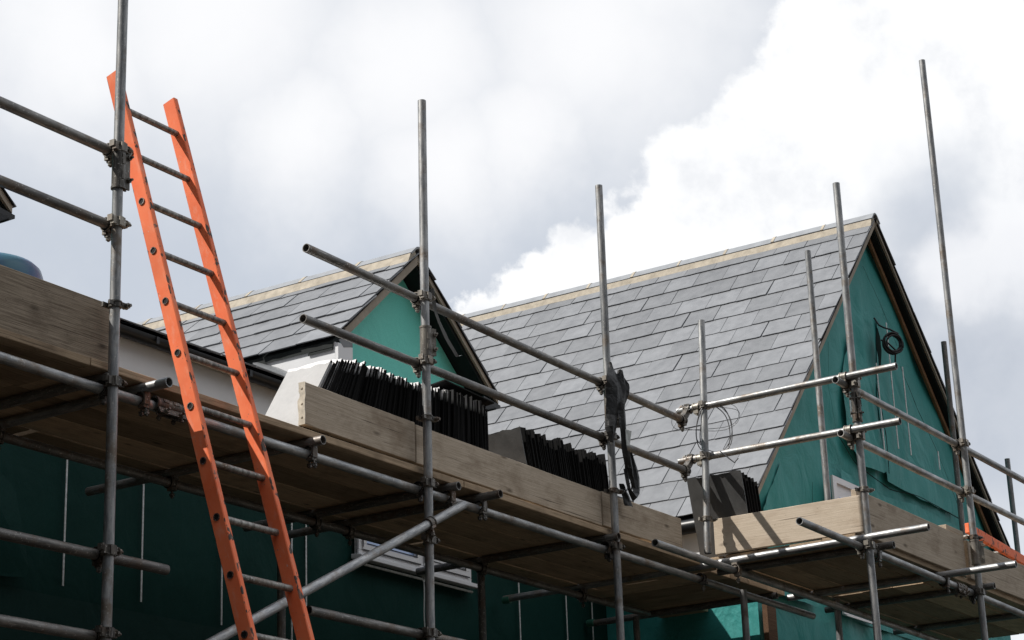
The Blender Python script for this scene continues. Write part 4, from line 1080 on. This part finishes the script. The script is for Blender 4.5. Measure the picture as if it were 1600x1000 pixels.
# one slate laid flat on top of the far end of that stack
M = Matrix.Translation((9.20, 6.345, 3.428)) @ Matrix.Rotation(math.radians(2.5), 4, 'Y') @ Matrix.Rotation(math.radians(-6), 4, 'X')
mb = MB(); mb.cur = .3; mb.box((.25, .15, 0), (.50, .32, .008)); mb.v = [tuple(M @ V(p)) for p in mb.v]
tag(mb.build('roof_slate', M_SLATE_STACK, None, M), 'single dark slate lying flat on top of the far end of the long stack', 'slate')
n2 = 46; x = 10.135
for k in range(n2):
    t = k / (n2 - 1); lean = math.radians(-15 + 7 * t + random.uniform(-1.0, 1.0))
    hh = .50 + random.uniform(-.018, .018) + (.0 if t < .4 else .015 * math.sin(k))
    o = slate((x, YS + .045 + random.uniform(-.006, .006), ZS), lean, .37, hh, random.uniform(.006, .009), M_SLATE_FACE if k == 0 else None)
    if k == 0: tag(o, 'front slate of the lower stack, dark face turned to the left', 'slate')
    else: tag(o, 'slate on edge within the lower stack left of the black plastic', 'slate', 'slates in the lower stack')
    x += .0205 + random.uniform(-.003, .003)
x = 12.13
for k in range(6):
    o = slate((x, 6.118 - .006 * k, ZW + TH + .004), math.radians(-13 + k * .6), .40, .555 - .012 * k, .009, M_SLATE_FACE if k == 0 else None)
    if k == 0: tag(o, 'striped slate leaning behind the pale toe board, crossed by tube shadows', 'slate')
    else: tag(o, 'slate on edge behind the shadow-striped slate by the green gable', 'slate', 'slates by the green gable')
    x += .026

# ------------------------------------------------------------------ drum, plastic, wire
mb = MB(); n = 40; prof = [(.235, 2.95), (.24, 3.05), (.246, 3.06), (.24, 3.07), (.238, 3.27), (.236, 3.315), (.226, 3.345), (.205, 3.365), (.17, 3.372), (0.02, 3.372)]
vs = [(6.05 + r * math.cos(2 * math.pi * k / n), 6.62 + r * math.sin(2 * math.pi * k / n), z - .10) for r, z in prof for k in range(n)]
fs = [(i * n + k, i * n + (k + 1) % n, (i + 1) * n + (k + 1) % n, (i + 1) * n + k) for i in range(len(prof) - 1) for k in range(n)]
mb.add(vs, fs + [tuple(range(n))[::-1], tuple((len(prof) - 1) * n + k for k in range(n))])
tag(mb.build('plastic_drum', M_BARREL, None, smooth=True), 'blue and green plastic drum standing behind the dark grey toe board', 'drum')

def sheet(mb, path, widths, across, seed, crump=.02, nu=4):
    """crumpled ribbon of plastic along a path"""
    path = [V(p) for p in path]; N = 14; vs = []
    for k in range(N + 1):
        t = k / N * (len(path) - 1); i = min(int(t), len(path) - 2); q = t - i; q2 = q * q * (3 - 2 * q)
        p = path[i].lerp(path[i + 1], q); wd = widths[i] * (1 - q2) + widths[i + 1] * q2; ac = V(across[i]).lerp(V(across[i + 1]), q2).normalized()
        for j in range(nu + 1):
            s = (j / nu - .5)
            d = V((noise.noise(V((k * .22, j * .5, seed))), noise.noise(V((k * .22, j * .5, seed + 9))), .5 * noise.noise(V((k * .3, j * .5, seed + 17))))) * crump
            vs.append(p + ac * (wd * s) + d + V((0, -.010 * math.cos(s * 6), 0)))
    mb.add(vs, [(k * (nu + 1) + j, k * (nu + 1) + j + 1, (k + 1) * (nu + 1) + j + 1, (k + 1) * (nu + 1) + j) for k in range(N) for j in range(nu)])
bag = empty('plastic_sheet', (10.83, 6.19, 3.0), 'torn black plastic sheet hanging from the guard rails round a pole', 'plastic sheet')
Xp, Yp = 10.845, 6.175
A1, A2, A3 = (1, -.2, 0), (.8, -.6, 0), (.5, -.9, .1)
for nm, pth, wd, ac, cr in (
    ('upper_fold', [(-.06, -.01, 3.885), (-.055, -.045, 3.78), (-.07, -.04, 3.62), (-.10, -.02, 3.47), (-.085, -.01, 3.36)], [.012, .15, .11, .07, .03], [A1, A1, A2, A2, A1], .022),
    ('upper_fold', [(.0, -.05, 3.84), (.01, -.06, 3.74), (-.01, -.06, 3.62), (-.03, -.05, 3.54)], [.03, .10, .07, .02], [A2, A2, A1, A1], .018),
    ('hanging_strip', [(-.03, -.06, 3.62), (-.035, -.07, 3.46), (-.02, -.065, 3.32), (.0, -.06, 3.20)], [.05, .055, .05, .015], [A2, A1, A1, A2], .012),
    ('hanging_strip', [(.04, -.02, 3.66), (.085, .0, 3.46), (.115, .0, 3.30), (.19, .0, 3.19), (.15, -.01, 3.11)], [.012, .035, .045, .07, .02], [A1, A1, A1, A1, A1], .012),
    ('hanging_loop', [(.10, -.03, 3.33), (.135, -.04, 3.18), (.13, -.05, 3.07), (.07, -.065, 3.025), (.01, -.06, 3.08), (-.01, -.05, 3.20)], [.03, .075, .06, .05, .035, .012], [A1, A1, A1, (0, -.3, 1), A1, A1], .012),
    ('hanging_strip', [(.02, -.06, 3.32), (.03, -.06, 3.20), (.07, -.06, 3.09)], [.04, .05, .02], [A1, A2, A1], .012),
    ('hanging_strip', [(.17, .08, 3.16), (.19, .07, 3.10), (.22, .06, 3.02)], [.04, .06, .08], [A1, A1, A1], .008)):
    mb = MB(); sheet(mb, [(Xp + a_, Yp + b__, c_) for a_, b__, c_ in pth], wd, ac, len(bpy.data.objects), cr); mb.build(nm, M_TARP, bag)
mb = MB(); mb.add([(Xp - .045, Yp - .085, 3.44), (Xp + .005, Yp - .10, 3.435), (Xp + .0, Yp - .085, 3.35), (Xp - .03, Yp - .08, 3.34)], [(0, 1, 2, 3)]); mb.build('torn_label', M_TAPE, bag, label='small shiny pale piece on the plastic')

mb = MB()
px = 11.985
def loop(cx, cz, rx, rz, ph, tilt, r=.0038, cy=6.08):
    pts = []
    for i in range(41):
        a = ph + 2 * math.pi * i / 40
        pts.append((cx + tilt * rx * math.cos(a) , cy - rx * math.cos(a) + .012 * math.sin(2 * a), cz + rz * math.sin(a) + .012 * math.sin(3 * a + ph)))
    mb.path(pts, r, 6)
loop(px, 3.70, .115, .185, .3, .3); loop(px + .01, 3.69, .10, .175, 1.1, .2); loop(px, 3.71, .125, .17, 2.0, .15, .003)
loop(px + .02, 3.80, .22, .10, .4, .3, .002, 6.15); loop(px + .02, 3.78, .20, .09, 1.4, .3, .002, 6.12)
mb.path([(px - .05, 6.02, 3.52), (px - .04, 5.96, 3.46), (px - .03, 5.93, 3.43), (px - .03, 5.90, 3.455)], .004)
tag(mb.build('wire_coil', M_WIRE, None, smooth=True), 'loops of thin grey wire hung on the inner corner pole between two rails', 'wire')

# ------------------------------------------------------------------ clear strap at the dormer pole coupler
mb = MB(); sheet(mb, [(8.89, 6.19, 3.86), (8.93, 6.21, 3.80), (8.99, 6.23, 3.72), (9.10, 6.24, 3.62), (9.20, 6.24, 3.545), (9.22, 6.24, 3.56)], [.018, .012, .010, .010, .016, .010], [(1, 0, .4)] * 6, 12, .012, 3)
tag(mb.build('plastic_strap', M_LEAD, None, smooth=True), 'thin grey strap dangling from the coupler on the dormer pole', 'strap')
